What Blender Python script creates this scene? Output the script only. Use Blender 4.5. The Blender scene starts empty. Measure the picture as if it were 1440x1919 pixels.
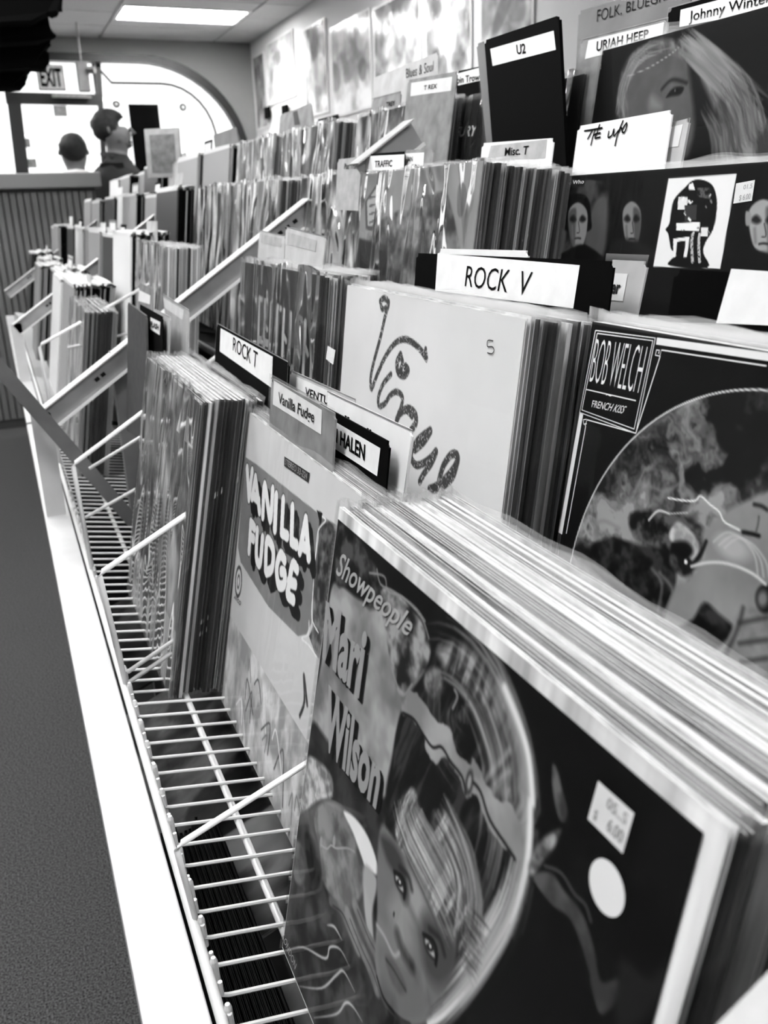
import bpy, bmesh, math, random
import numpy as np
from mathutils import Matrix, Vector

# ------------------------------------------------------------------ camera, sky, exposure
# Metres.  x = from the aisle into the rack, y = along the aisle to the shop window, z = up.
# Coordinates are written relative to the camera (ZC above the carpet) and lifted at the end.
ZC = 1.10
SC = bpy.context.scene
COL = SC.collection
F_PX, W_PX, H_PX = 1651.534, 1440.0, 1919.0
YAW, PITCH, ROLL = math.radians(22.5364), math.radians(19.26237), math.radians(-1.92193)
cy, sy = math.cos(YAW), math.sin(YAW)
FW = Vector((sy*math.cos(PITCH), cy*math.cos(PITCH), -math.sin(PITCH)))
_r = Vector((cy, -sy, 0)); _u = _r.cross(FW)
RT = _r*math.cos(ROLL) + _u*math.sin(ROLL)
UP = -_r*math.sin(ROLL) + _u*math.cos(ROLL)
cd = bpy.data.cameras.new('camera'); cam = bpy.data.objects.new('camera', cd); COL.objects.link(cam)
m = Matrix.Identity(4)
for i in range(3):
    m[i][0], m[i][1], m[i][2] = RT[i], UP[i], -FW[i]
cam.matrix_world = m
cd.sensor_fit = 'VERTICAL'; cd.sensor_height = 36.0; cd.sensor_width = 36.0*W_PX/H_PX
cd.lens = F_PX/H_PX*36.0
cd.clip_start = 0.01; cd.clip_end = 100
cd.dof.use_dof = True; cd.dof.focus_distance = 0.66; cd.dof.aperture_fstop = 12.0
SC.camera = cam
w = bpy.data.worlds.new('daylight'); SC.world = w; w.use_nodes = True
w.node_tree.nodes['Background'].inputs[0].default_value = (1, 1, 1, 1)
w.node_tree.nodes['Background'].inputs[1].default_value = 1.6
SC.view_settings.view_transform = 'Standard'; SC.view_settings.look = 'None'
SC.view_settings.gamma = 1.0; SC.view_settings.use_curve_mapping = False
SC.view_settings.exposure = 0.22
LAMP = 26.0            # strength of the fluorescent ceiling panels
SC.cycles.transparent_max_bounces = 20
SC.cycles.max_bounces = 8

rnd = random.Random(7)
S = 0.315

# ------------------------------------------------------------------ materials
def lin(v): return max(0.0, v)**2.2
def newmat(name):
    mt = bpy.data.materials.new(name); mt.use_nodes = True
    nt = mt.node_tree; b = nt.nodes['Principled BSDF']
    return mt, nt, b
def g(v): return (lin(v), lin(v), lin(v), 1)
def simple(name, v, rough=.5, metal=0., noise=0., scale=30., bump=0., stretch=(1, 1, 1), spec=.5, bscale=None):
    mt, nt, b = newmat(name)
    b.inputs['Base Color'].default_value = g(v); b.inputs['Roughness'].default_value = rough
    b.inputs['Metallic'].default_value = metal; b.inputs['Specular IOR Level'].default_value = spec
    if noise or bump:
        tc = nt.nodes.new('ShaderNodeTexCoord'); mp = nt.nodes.new('ShaderNodeMapping')
        mp.inputs['Scale'].default_value = stretch
        n = nt.nodes.new('ShaderNodeTexNoise'); n.inputs['Scale'].default_value = scale; n.inputs['Detail'].default_value = 6
        nt.links.new(tc.outputs['Object'], mp.inputs[0]); nt.links.new(mp.outputs[0], n.inputs['Vector'])
        if noise:
            r = nt.nodes.new('ShaderNodeMapRange')
            r.inputs[1].default_value = .3; r.inputs[2].default_value = .7
            r.inputs[3].default_value = lin(max(0, v-noise)); r.inputs[4].default_value = lin(v+noise)
            nt.links.new(n.outputs['Fac'], r.inputs[0]); nt.links.new(r.outputs[0], b.inputs['Base Color'])
        if bump:
            bp = nt.nodes.new('ShaderNodeBump'); bp.inputs['Strength'].default_value = bump; bp.inputs['Distance'].default_value = .002
            if bscale:
                n2 = nt.nodes.new('ShaderNodeTexNoise'); n2.inputs['Scale'].default_value = bscale
                nt.links.new(mp.outputs[0], n2.inputs['Vector']); nt.links.new(n2.outputs['Fac'], bp.inputs['Height'])
            else:
                nt.links.new(n.outputs['Fac'], bp.inputs['Height'])
            nt.links.new(bp.outputs[0], b.inputs['Normal'])
    return mt
def emit(name, s):
    mt, nt, b = newmat(name)
    b.inputs['Base Color'].default_value = (0.8, 0.8, 0.8, 1)
    b.inputs['Emission Color'].default_value = (1, 1, 1, 1); b.inputs['Emission Strength'].default_value = s
    return mt
def attrmat(name, rough=.6, spec=.08, wear=0.):
    """flat print: colour comes from the painted colour attribute of the cover"""
    mt, nt, b = newmat(name)
    a = nt.nodes.new('ShaderNodeVertexColor'); a.layer_name = 'Col'
    nt.links.new(a.outputs[0], b.inputs['Base Color'])
    b.inputs['Roughness'].default_value = rough; b.inputs['Specular IOR Level'].default_value = spec
    return mt
def objcolmat(name, rough=.55, streak=.25, edge=.86):
    """cardboard jacket: tone from the object colour, pale cut edges on top, soft streaks up the sides"""
    mt, nt, b = newmat(name)
    oi = nt.nodes.new('ShaderNodeObjectInfo')
    tc = nt.nodes.new('ShaderNodeTexCoord'); mp = nt.nodes.new('ShaderNodeMapping'); mp.inputs['Scale'].default_value = (60, 6, 900)
    n = nt.nodes.new('ShaderNodeTexNoise'); n.inputs['Scale'].default_value = 1.0; n.inputs['Detail'].default_value = 3
    add = nt.nodes.new('ShaderNodeVectorMath'); add.operation = 'ADD'
    nt.links.new(tc.outputs['Object'], mp.inputs[0]); nt.links.new(mp.outputs[0], add.inputs[0]); nt.links.new(oi.outputs['Location'], add.inputs[1])
    nt.links.new(add.outputs[0], n.inputs['Vector'])
    rr = nt.nodes.new('ShaderNodeMapRange'); rr.inputs[1].default_value = .3; rr.inputs[2].default_value = .7
    rr.inputs[3].default_value = 1-streak*2; rr.inputs[4].default_value = 1+streak
    nt.links.new(n.outputs['Fac'], rr.inputs[0])
    mul = nt.nodes.new('ShaderNodeVectorMath'); mul.operation = 'SCALE'
    nt.links.new(oi.outputs['Color'], mul.inputs[0]); nt.links.new(rr.outputs[0], mul.inputs['Scale'])
    sp = nt.nodes.new('ShaderNodeSeparateXYZ'); nt.links.new(tc.outputs['Normal'], sp.inputs[0])
    gt = nt.nodes.new('ShaderNodeMath'); gt.operation = 'GREATER_THAN'; gt.inputs[1].default_value = .8
    nt.links.new(sp.outputs['Y'], gt.inputs[0])
    mx = nt.nodes.new('ShaderNodeMix'); mx.data_type = 'RGBA'
    nt.links.new(gt.outputs[0], mx.inputs[0]); nt.links.new(mul.outputs[0], mx.inputs[6]); mx.inputs[7].default_value = g(edge)
    nt.links.new(mx.outputs[2], b.inputs['Base Color']); b.inputs['Roughness'].default_value = rough; b.inputs['Specular IOR Level'].default_value = .1
    return mt
def plasticmat(name, milky=.05, rough=.1, bump=.25, scale=(14, 5, 14), refl=.6, dist=.002, lip=.16, detail=3):
    """thin clear film: transparent, a fresnel gloss on top, a little milkiness"""
    mt = bpy.data.materials.new(name); mt.use_nodes = True; nt = mt.node_tree
    nt.nodes.clear(); o = nt.nodes.new('ShaderNodeOutputMaterial')
    tr = nt.nodes.new('ShaderNodeBsdfTransparent'); tr.inputs[0].default_value = (.98, .98, .98, 1)
    df = nt.nodes.new('ShaderNodeBsdfDiffuse'); df.inputs[0].default_value = (.9, .9, .9, 1)
    gl = nt.nodes.new('ShaderNodeBsdfGlossy'); gl.inputs['Roughness'].default_value = rough
    m1 = nt.nodes.new('ShaderNodeMixShader'); m1.inputs[0].default_value = milky
    tl = nt.nodes.new('ShaderNodeTexCoord'); sl = nt.nodes.new('ShaderNodeSeparateXYZ'); ml = nt.nodes.new('ShaderNodeMapRange')
    ml.inputs[1].default_value = -.002; ml.inputs[2].default_value = .004; ml.inputs[3].default_value = milky; ml.inputs[4].default_value = max(milky, lip)
    nt.links.new(tl.outputs['Object'], sl.inputs[0]); nt.links.new(sl.outputs['Y'], ml.inputs[0]); nt.links.new(ml.outputs[0], m1.inputs[0])
    nt.links.new(tr.outputs[0], m1.inputs[1]); nt.links.new(df.outputs[0], m1.inputs[2])
    fr = nt.nodes.new('ShaderNodeFresnel'); fr.inputs['IOR'].default_value = 1.45
    ge = nt.nodes.new('ShaderNodeNewGeometry'); io = nt.nodes.new('ShaderNodeMapRange'); io.inputs[3].default_value = 1.45; io.inputs[4].default_value = 1/1.45
    nt.links.new(ge.outputs['Backfacing'], io.inputs[0]); nt.links.new(io.outputs[0], fr.inputs['IOR'])
    mu = nt.nodes.new('ShaderNodeMath'); mu.operation = 'MULTIPLY'; mu.inputs[1].default_value = refl
    m2 = nt.nodes.new('ShaderNodeMixShader')
    tc = nt.nodes.new('ShaderNodeTexCoord'); mp = nt.nodes.new('ShaderNodeMapping'); mp.inputs['Scale'].default_value = scale
    oi = nt.nodes.new('ShaderNodeObjectInfo'); add = nt.nodes.new('ShaderNodeVectorMath'); add.operation = 'ADD'
    n = nt.nodes.new('ShaderNodeTexNoise'); n.inputs['Scale'].default_value = 1; n.inputs['Detail'].default_value = detail; n.inputs['Distortion'].default_value = .8
    bp = nt.nodes.new('ShaderNodeBump'); bp.inputs['Strength'].default_value = bump; bp.inputs['Distance'].default_value = dist*10
    nt.links.new(tc.outputs['Object'], mp.inputs[0]); nt.links.new(mp.outputs[0], add.inputs[0]); nt.links.new(oi.outputs['Location'], add.inputs[1])
    nt.links.new(add.outputs[0], n.inputs['Vector']); nt.links.new(n.outputs['Fac'], bp.inputs['Height'])
    nt.links.new(bp.outputs[0], gl.inputs['Normal']); nt.links.new(bp.outputs[0], fr.inputs['Normal'])
    nt.links.new(fr.outputs[0], mu.inputs[0]); nt.links.new(mu.outputs[0], m2.inputs[0])
    nt.links.new(m1.outputs[0], m2.inputs[1]); nt.links.new(gl.outputs[0], m2.inputs[2])
    nt.links.new(m2.outputs[0], o.inputs[0])
    return mt

M_PRINT = attrmat('printed cover art')
M_CARD = objcolmat('record jacket cardboard')
M_FAR = attrmat('far record jackets', rough=.4)
M_FILM = plasticmat('clear plastic outer sleeve', milky=.025, rough=.12, bump=.25, dist=.0012, refl=.5)
M_FILMC = plasticmat('clean clear plastic sleeve', milky=.004, rough=.06, bump=.16, scale=(9, 4, 9), dist=.0012, refl=.42)
M_SHRINK = plasticmat('wrinkled shrink wrap', milky=.03, rough=.06, bump=1., scale=(17, 5, 17), refl=2.6, dist=.005, detail=1.2)
M_WHITE = simple('white painted metal', .9, .35, noise=.02, scale=9)
M_RAIL = simple('scuffed white enamel rail', .77, .38, noise=.03, scale=14, bump=.05)
M_WIRE = simple('chrome white wire', .86, .3)
M_STEEL = simple('grey perforated steel', .62, .4, noise=.05, scale=20)
M_DARKSTEEL = simple('dark grey steel strip', .4, .45, noise=.05, scale=12)
M_BLACK = simple('black card', .02, .7, spec=.04)
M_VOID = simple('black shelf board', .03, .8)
M_LABEL = simple('white paper label', .9, .6, noise=.02, scale=60)
M_GREYLABEL = simple('grey paper label', .66, .6, noise=.05, scale=60)
M_INK = simple('black ink', .02, .6, spec=.05)
M_WHITEINK = simple('white print', .95, .5)
M_MIDINK = simple('grey print', .6, .5)
M_DARKPRINT = simple('dark grey print', .16, .5)
M_GREYCARD = simple('grey card divider', .5, .5, noise=.08, scale=40)
M_LIGHTCARD = simple('light grey card divider', .72, .5, noise=.05, scale=30)
M_WHITECARD = simple('white card divider', .92, .5, noise=.02, scale=30)

# ------------------------------------------------------------------ mesh helpers
def tag(o, label=None, cat=None, group=None, kind=None):
    if label: o['label'] = label
    if cat: o['category'] = cat
    if group: o['group'] = group
    if kind: o['kind'] = kind
    return o
def link(name, me, mat=None, parent=None, mw=None, smooth=False):
    o = bpy.data.objects.new(name, me); COL.objects.link(o)
    if mat is not None and me is not None and not me.materials: me.materials.append(mat)
    if smooth and me: me.shade_smooth()
    if parent: o.parent = parent
    if mw is not None: o.matrix_basis = mw
    return o
def empty(name, loc=(0, 0, 0), mw=None):
    o = bpy.data.objects.new(name, None); COL.objects.link(o); o.empty_display_size = .02
    o.matrix_basis = mw if mw is not None else Matrix.Translation(loc)
    return o
class MB:
    def __init__(s): s.v = []; s.f = []
    def box(s, a, b):
        x0, y0, z0 = a; x1, y1, z1 = b; k = len(s.v)
        s.v += [(x0,y0,z0),(x1,y0,z0),(x1,y1,z0),(x0,y1,z0),(x0,y0,z1),(x1,y0,z1),(x1,y1,z1),(x0,y1,z1)]
        s.f += [tuple(k+i for i in q) for q in ((0,3,2,1),(4,5,6,7),(0,1,5,4),(1,2,6,5),(2,3,7,6),(3,0,4,7))]
        return s
    def prism(s, pts, d):          # pts: 3D polygon, d: extrusion vector
        k = len(s.v); n = len(pts); d = Vector(d)
        s.v += [tuple(p) for p in pts] + [tuple(Vector(p)+d) for p in pts]
        s.f += [tuple(range(k+n-1, k-1, -1)), tuple(range(k+n, k+2*n))]
        for i in range(n):
            j = (i+1) % n; s.f.append((k+i, k+j, k+n+j, k+n+i))
        return s
    def tube(s, path, r, n=8, cap=True):
        path = [Vector(p) for p in path]; k = len(s.v); m_ = len(path)
        for i, p in enumerate(path):
            t = (path[min(i+1, m_-1)]-path[max(i-1, 0)]).normalized()
            a = t.cross(Vector((0, 0, 1)));
            if a.length < .1: a = t.cross(Vector((1, 0, 0)))
            a.normalize(); b = t.cross(a); rr = r[i] if isinstance(r, (list, tuple)) else r
            for j in range(n):
                an = 2*math.pi*j/n; s.v.append(tuple(p+a*math.cos(an)*rr+b*math.sin(an)*rr))
        for i in range(m_-1):
            for j in range(n):
                j2 = (j+1) % n
                s.f.append((k+i*n+j, k+i*n+j2, k+(i+1)*n+j2, k+(i+1)*n+j))
        if cap: s.f += [tuple(k+j for j in range(n-1, -1, -1)), tuple(k+(m_-1)*n+j for j in range(n))]
        return s
    def mesh(s, name):
        me = bpy.data.meshes.new(name); me.from_pydata(s.v, [], s.f); me.update()
        bm = bmesh.new(); bm.from_mesh(me); bmesh.ops.recalc_face_normals(bm, faces=bm.faces); bm.to_mesh(me); bm.free()
        return me
    def build(s, name, mat, parent=None, mw=None, smooth=False, bevel=0):
        me = s.mesh(name)
        if bevel:
            bm = bmesh.new(); bm.from_mesh(me)
            bmesh.ops.bevel(bm, geom=list(bm.edges), offset=bevel, segments=2, affect='EDGES', profile=.5)
            bm.to_mesh(me); bm.free()
        return link(name, me, mat, parent, mw, smooth)
# a cover's own frame: local x = along the cover (towards the camera), y = up the cover, z = out of the cover to the aisle
class Fr:
    def __init__(s, P, lean_deg, yaw_deg=0.):
        s.P = Vector(P); a = math.radians(lean_deg); b = math.radians(yaw_deg)
        s.U = Vector((math.sin(b), -math.cos(b), 0)); up = Vector((0, 0, 1))
        back = Vector((math.cos(b), math.sin(b), 0))
        s.V = (up*math.cos(a)+back*math.sin(a)).normalized(); s.N = s.U.cross(s.V)
        s.lean = lean_deg; s.yaw = yaw_deg
        mm = Matrix.Identity(4)
        for i in range(3): mm[i][0], mm[i][1], mm[i][2], mm[i][3] = s.U[i], s.V[i], s.N[i], s.P[i]
        s.M = mm
    def uv(s, px, py):             # where a sight line meets the cover: (mm from its left edge, mm below its top edge)
        d = FW + RT*((px-720)/F_PX) - UP*((py-959.5)/F_PX)
        t = s.P.dot(s.N)/d.dot(s.N); q = d*t-s.P
        return (q.dot(s.U)*1000, -q.dot(s.V)*1000)
    def uvs(s, pts): return [s.uv(*p) for p in pts]

def poly_obj(name, uvs, mat, parent, z=.0006, thick=0., smooth=False):
    """flat shape given in cover millimetres"""
    pts = [(u/1000, -v/1000, z) for u, v in uvs]
    mb = MB()
    if thick: mb.prism(pts, (0, 0, -thick))
    else: mb.v = pts; mb.f = [tuple(range(len(pts)))]
    return mb.build(name, mat, parent, smooth=smooth)
def spline(pts, n=6, closed=False):
    P = [np.array(p, float) for p in pts]; out = []; N = len(P)
    rng = range(N) if closed else range(N-1)
    for i in rng:
        if closed: a, b, c, d = P[(i-1) % N], P[i], P[(i+1) % N], P[(i+2) % N]
        else: a, b, c, d = P[max(i-1, 0)], P[i], P[i+1], P[min(i+2, N-1)]
        for k in range(n):
            t = k/n
            out.append(.5*((2*b)+(-a+c)*t+(2*a-5*b+4*c-d)*t*t+(-a+3*b-3*c+d)*t**3))
    if not closed: out.append(P[-1])
    return np.array(out)
def ribbon_mb(strokes, width, z=.0008, smooth=True, mb=None):
    """pen strokes as flat ribbons in cover millimetres"""
    mb = mb or MB()
    for st in strokes:
        q = spline(st, 5) if smooth and len(st) > 2 else np.array(st, float)
        k = len(mb.v); n = len(q)
        for i in range(n):
            t = q[min(i+1, n-1)]-q[max(i-1, 0)]; t = t/(np.hypot(*t)+1e-9); nn = np.array((-t[1], t[0]))*width/2
            for sgn in (-1, 1):
                p = q[i]+nn*sgn; mb.v.append((p[0]/1000, -p[1]/1000, z))
        for i in range(n-1): mb.f.append((k+2*i, k+2*i+1, k+2*i+3, k+2*i+2))
    return mb
_tc = {}
def text_mesh(s, bold=0., shear=0., res=3):
    key = (s, bold, shear)
    if key not in _tc:
        c = bpy.data.curves.new('t', 'FONT'); c.body = s; c.offset = bold; c.shear = shear; c.resolution_u = res; c.fill_mode = 'FRONT'
        o = bpy.data.objects.new('t', c); COL.objects.link(o); bpy.context.view_layer.update()
        me = bpy.data.meshes.new_from_object(o.evaluated_get(bpy.context.evaluated_depsgraph_get()))
        v = np.empty(len(me.vertices)*3); me.vertices.foreach_get('co', v); v = v.reshape(-1, 3)
        f = [tuple(p.vertices) for p in me.polygons]
        bpy.data.objects.remove(o); bpy.data.meshes.remove(me)
        _tc[key] = (v[:, :2], f)
    return _tc[key]
def text(name, s, box, mat, parent, bold=0., shear=0., z=.0008, mb=None, quad=None, skew=0.):
    """lettering fitted into box=(u0,v_top,u1,v_bottom) in mm"""
    v, f = text_mesh(s, bold, shear)
    if not len(v): return
    lo, hi = v.min(0), v.max(0); t = (v-lo)/(hi-lo)
    m_ = mb or MB(); k = len(m_.v)
    if quad:   # TL, TR, BR, BL
        q = [np.array(a, float) for a in quad]
        P = np.array([(1-a)*(1-b)*q[3]+a*(1-b)*q[2]+a*b*q[1]+(1-a)*b*q[0] for a, b in t])
    else:
        u0, v0, u1, v1 = box
        P = np.stack([u0+(u1-u0)*t[:, 0]+skew*t[:, 1], v1+(v0-v1)*t[:, 1]], 1)
    m_.v += [(p[0]/1000, -p[1]/1000, z) for p in P]
    m_.f += [tuple(k+i for i in q) for q in f]
    if mb is None:
        me = bpy.data.meshes.new(name); me.from_pydata(m_.v, [], m_.f); me.update()
        return link(name, me, mat, parent)

# ------------------------------------------------------------------ the print painter (colour attribute on a fine grid)
def vnoise(X, Y, seed=0):
    r = np.random.default_rng(seed).random((64, 64))
    xi = np.floor(X).astype(int); yi = np.floor(Y).astype(int); fx = X-xi; fy = Y-yi
    fx = fx*fx*(3-2*fx); fy = fy*fy*(3-2*fy)
    a = r[xi % 64, yi % 64]; b = r[(xi+1) % 64, yi % 64]; c = r[xi % 64, (yi+1) % 64]; d = r[(xi+1) % 64, (yi+1) % 64]
    return (a*(1-fx)+b*fx)*(1-fy)+(c*(1-fx)+d*fx)*fy
def fbm(X, Y, seed=0, o=4):
    s = 0; a = .5; t = 0
    for i in range(o): s = s+a*vnoise(X, Y, seed+i*13); t += a; a *= .5; X = X*2.03; Y = Y*2.03
    return s/t
class Canvas:
    def __init__(s, nx, ny, u0, v0, u1, v1, base=.05):
        s.u = np.linspace(u0, u1, nx); s.v = np.linspace(v0, v1, ny)
        s.X, s.Y = np.meshgrid(s.u, s.v); s.A = np.full(s.X.shape, float(base)); s.nx, s.ny = nx, ny
    def _win(s, q, pad):
        x0, y0 = q.min(0)-pad; x1, y1 = q.max(0)+pad
        i0, i1 = np.searchsorted(s.u, x0), np.searchsorted(s.u, x1); j0, j1 = np.searchsorted(s.v, y0), np.searchsorted(s.v, y1)
        return slice(j0, j1), slice(i0, i1)
    def _blend(s, w, mk, val):
        if callable(val): val = val(s.X[w], s.Y[w])
        s.A[w] = s.A[w]*(1-mk)+mk*val
    def poly(s, pts, val, f=1., smooth=True, op=1., rough=0.):
        q = spline(pts, 4, True) if smooth else np.array(pts, float)
        w = s._win(q, f*2+rough); X, Y = s.X[w], s.Y[w]
        if X.size == 0: return
        if rough:
            X = X+(fbm(X/6, Y/6, 5)-.5)*rough*2; Y = Y+(fbm(X/6, Y/6, 9)-.5)*rough*2
        ins = np.zeros(X.shape, bool); d = np.full(X.shape, 1e9)
        for i in range(len(q)):
            a = q[i]; b = q[(i+1) % len(q)]
            if a[1] != b[1]:
                c = (a[1] > Y) != (b[1] > Y); ins ^= c & (X < (b[0]-a[0])*(Y-a[1])/(b[1]-a[1])+a[0])
            e = b-a; L = e@e+1e-9; t = np.clip(((X-a[0])*e[0]+(Y-a[1])*e[1])/L, 0, 1)
            d = np.minimum(d, (X-a[0]-t*e[0])**2+(Y-a[1]-t*e[1])**2)
        d = np.sqrt(d); sd = np.where(ins, d, -d)
        s._blend(w, op*np.clip(sd/f+.5, 0, 1), val)
    def line(s, pts, wd, val, f=.5, op=1., smooth=True, grain=0., taper=False):
        q = spline(pts, 5) if smooth and len(pts) > 2 else np.array(pts, float)
        w = s._win(q, wd+f*2); X, Y = s.X[w], s.Y[w]
        if X.size == 0: return
        d = np.full(X.shape, 1e9); n = len(q)
        for i in range(n-1):
            a, b = q[i], q[i+1]; e = b-a; L = e@e+1e-9; t = np.clip(((X-a[0])*e[0]+(Y-a[1])*e[1])/L, 0, 1)
            dd = np.sqrt((X-a[0]-t*e[0])**2+(Y-a[1]-t*e[1])**2)
            if taper:
                k = (i+t)/(n-1); dd = dd+wd/2*(1-np.sin(np.pi*np.clip(k, .02, .98)))
            d = np.minimum(d, dd)
        mk = op*np.clip((wd/2-d)/f+.5, 0, 1)
        if grain: mk = mk*np.clip((fbm(X/1.1, Y/1.1, 3)-.5+(1-grain)*.5)*5, .12, 1)
        s._blend(w, mk, val)
    def ell(s, c, rx, ry, val, f=1., op=1., ang=0.):
        X = s.X-c[0]; Y = s.Y-c[1]; a = math.radians(ang)
        x = X*math.cos(a)+Y*math.sin(a); y = -X*math.sin(a)+Y*math.cos(a)
        r = np.sqrt((x/rx)**2+(y/ry)**2); mk = op*np.clip((1-r)*min(rx, ry)/f+.5, 0, 1)
        s.A = s.A*(1-mk)+mk*(val(s.X, s.Y) if callable(val) else val)
    def hair(s, pts, n, wd, lo, hi, jit=6, seed=1, f=1.1, op=.45, smooth=True):
        n = int(n*1.7)
        """many strands following a guide curve"""
        r = random.Random(seed); q = spline(pts, 3)
        for i in range(n):
            o = r.uniform(-jit, jit); o2 = o+r.uniform(-jit, jit)*.4; a = r.randint(0, max(0, len(q)//3)); b = r.randint(2*len(q)//3, len(q))
            seg = []
            for k in range(a, b):
                t = q[min(k+1, len(q)-1)]-q[max(k-1, 0)]; t = t/(np.hypot(*t)+1e-9); kk = k/len(q)
                seg.append(q[k]+np.array((-t[1], t[0]))*(o*(1-kk)+o2*kk))
            if len(seg) > 2: s.line(seg[::2], wd*r.uniform(.8, 2.2), r.uniform(lo, hi), f, op, smooth=False, taper=True)
    def mesh(s, name, z=.0005):
        nx, ny = s.nx, s.ny
        me = bpy.data.meshes.new(name); nv = nx*ny; nf = (nx-1)*(ny-1)
        me.vertices.add(nv); co = np.stack([s.X/1000, -s.Y/1000, np.full(s.X.shape, z)], -1).astype(np.float32)
        me.vertices.foreach_set('co', co.ravel())
        j, i = np.meshgrid(np.arange(ny-1), np.arange(nx-1), indexing='ij'); a = j*nx+i
        q = np.stack([a, a+nx, a+nx+1, a+1], -1).reshape(-1)
        me.loops.add(nf*4); me.loops.foreach_set('vertex_index', q.astype(np.int32))
        me.polygons.add(nf); me.polygons.foreach_set('loop_start', np.arange(0, nf*4, 4, dtype=np.int32))
        try: me.polygons.foreach_set('loop_total', np.full(nf, 4, dtype=np.int32))
        except Exception: pass
        me.update(calc_edges=True)
        ca = me.color_attributes.new('Col', 'FLOAT_COLOR', 'POINT')
        c = np.clip(s.A, 0, 1)**2.2; rgba = np.stack([c, c, c, np.ones_like(c)], -1).astype(np.float32)
        ca.data.foreach_set('color', rgba.ravel())
        me.materials.append(M_PRINT)
        return me

# ------------------------------------------------------------------ record jackets
def jacket_mesh(kind, seed):
    r = random.Random(seed); mb = MB(); t = .0032
    if kind == 'open':    # the near side is the opening: two boards, an inner sleeve and the disc between them
        mb.box((0, -S, -.0005), (S, 0, 0)); mb.box((0, -S, -t), (S, 0, -t+.0005)); mb.box((0, -S, -t), (.0008, 0, 0))
        mb.box((.003, -S+.002, -t+.0010), (S-.0015-r.random()*.003, -.001-r.random()*.002, -t+.0020))
    else:
        mb.box((0, -S, -t), (S, -.0002, 0))
    return mb.mesh('record_jacket')
def film_mesh(seed, top=.007, side=.004, wav=.0007, nx=20, ny=9, gap=.0004, t=.0032):
    r = np.random.default_rng(seed); mb = MB()
    us = np.linspace(-.0015, S+side, nx); vs = np.concatenate([[top, top*.4, 0], -np.linspace(.02, S+.0015, ny-3)])
    ph = r.random(6)*6.28
    def layer(z0, sgn, ph0):
        k = len(mb.v)
        for v in vs:
            for u in us:
                e = max(0, v)/max(top, 1e-6)
                z = z0+sgn*wav*(.35+.9*e)*(1+math.sin(u*38+ph[0]+ph0)+.6*math.sin(u*97+ph[1]+ph0))*.5
                vv = v+(e**2)*(.0018*math.sin(u*31+ph[2]+ph0)+.0012*math.sin(u*83+ph[3]+ph0))
                uu = u+(.0012*math.sin(v*60+ph[4]) if u > S else 0)
                mb.v.append((uu, vv, z))
        n = len(us)
        for j in range(len(vs)-1):
            for i in range(n-1): mb.f.append((k+j*n+i, k+(j+1)*n+i, k+(j+1)*n+i+1, k+j*n+i+1))
        return k
    a = layer(gap, 1, 0.); b = layer(-t-gap, -1, .8); n = len(us)
    for j in range(len(vs)-1):   # side seams
        mb.f.append((a+j*n+n-1, a+(j+1)*n+n-1, b+(j+1)*n+n-1, b+j*n+n-1))
        mb.f.append((a+j*n, b+j*n, b+(j+1)*n, a+(j+1)*n))
    me = bpy.data.meshes.new('plastic_sleeve'); me.from_pydata(mb.v, [], mb.f); me.update(); me.shade_smooth()
    return me
JM = {k: [jacket_mesh(k, i) for i in range(3)] for k in ('open', 'spine')}
for k in JM:
    for me in JM[k]: me.materials.append(M_CARD)
FM = [film_mesh(i, top=.0030+.0004*i) for i in range(8)]
for me in FM: me.materials.append(M_FILM)
def jacket(fr, tone, label, group=None, name='record', film=True, kind=None, filmmesh=None, filmmat=None, seed=None):
    seed = rnd.randint(0, 9999) if seed is None else seed
    kind = kind or ('open' if seed % 10 < 6 else 'spine')
    o = link(name, JM[kind][seed % 3], None, None, fr.M); o.color = g(tone)
    tag(o, label, 'record', group)
    if film:
        fm = filmmesh or FM[seed % 8]
        f = link('plastic_sleeve', fm, None, o)
        if filmmat:
            f.data = fm.copy(); f.data.materials.clear(); f.data.materials.append(filmmat)
    return o
TONES = [.93, .04, .7, .1, .5, .02, .85, .3, .95, .6, .15, .8, .03, .4, .9]
ORD = 'first second third fourth fifth sixth seventh eighth ninth tenth eleventh twelfth thirteenth fourteenth fifteenth sixteenth seventeenth eighteenth nineteenth twentieth twenty-first twenty-second twenty-third'.split()
def stack(P, lean, n, pitch, label, group, zj=.0025, yj=.006, tones=None, film=True, name='record', drop=.0002):
    """records standing behind one another, from the front one towards the wall"""
    x, y, z = P
    for i in range(n):
        t = (tones or TONES)[rnd.randrange(len(tones or TONES))]
        p = (x+i*pitch+rnd.uniform(-.0002, .0002), y+rnd.uniform(-yj, yj), z-i*drop+rnd.uniform(-zj, zj*.5))
        jacket(Fr(p, lean+rnd.uniform(-.05, .05), 0), t, ORD[i]+' record '+label, group, film=film, name=name)

def blob_art(seed, n=90, lo=.1, hi=.9, sx=60, sy=60, contrast=2.6, shapes=6):
    c = Canvas(n, n, 0, 0, 315, 315, .5); r = random.Random(seed)
    a = fbm(c.X/sx, c.Y/sy, seed, 5); a = np.clip((a-.5)*contrast+.5, 0, 1); c.A = lo+(hi-lo)*a
    for i in range(shapes):
        x, y = r.uniform(20, 295), r.uniform(20, 295)
        c.ell((x, y), r.uniform(12, 55), r.uniform(12, 70), r.uniform(lo, hi), 4, .6, r.uniform(0, 180))
    return c

def at(px, py, **k):   # where a sight line crosses a plane x=, y= or z=
    d = FW + RT*((px-720)/F_PX) - UP*((py-959.5)/F_PX)
    for a, i in (('X', 0), ('Y', 1), ('Z', 2)):
        if a in k: return d*(k[a]/d[i])
FLOOR, CEIL, WALLX, WINY, LEFTX, REARY = -1.10, 1.566, 2.70, 9.60, -1.9, -2.2

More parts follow.
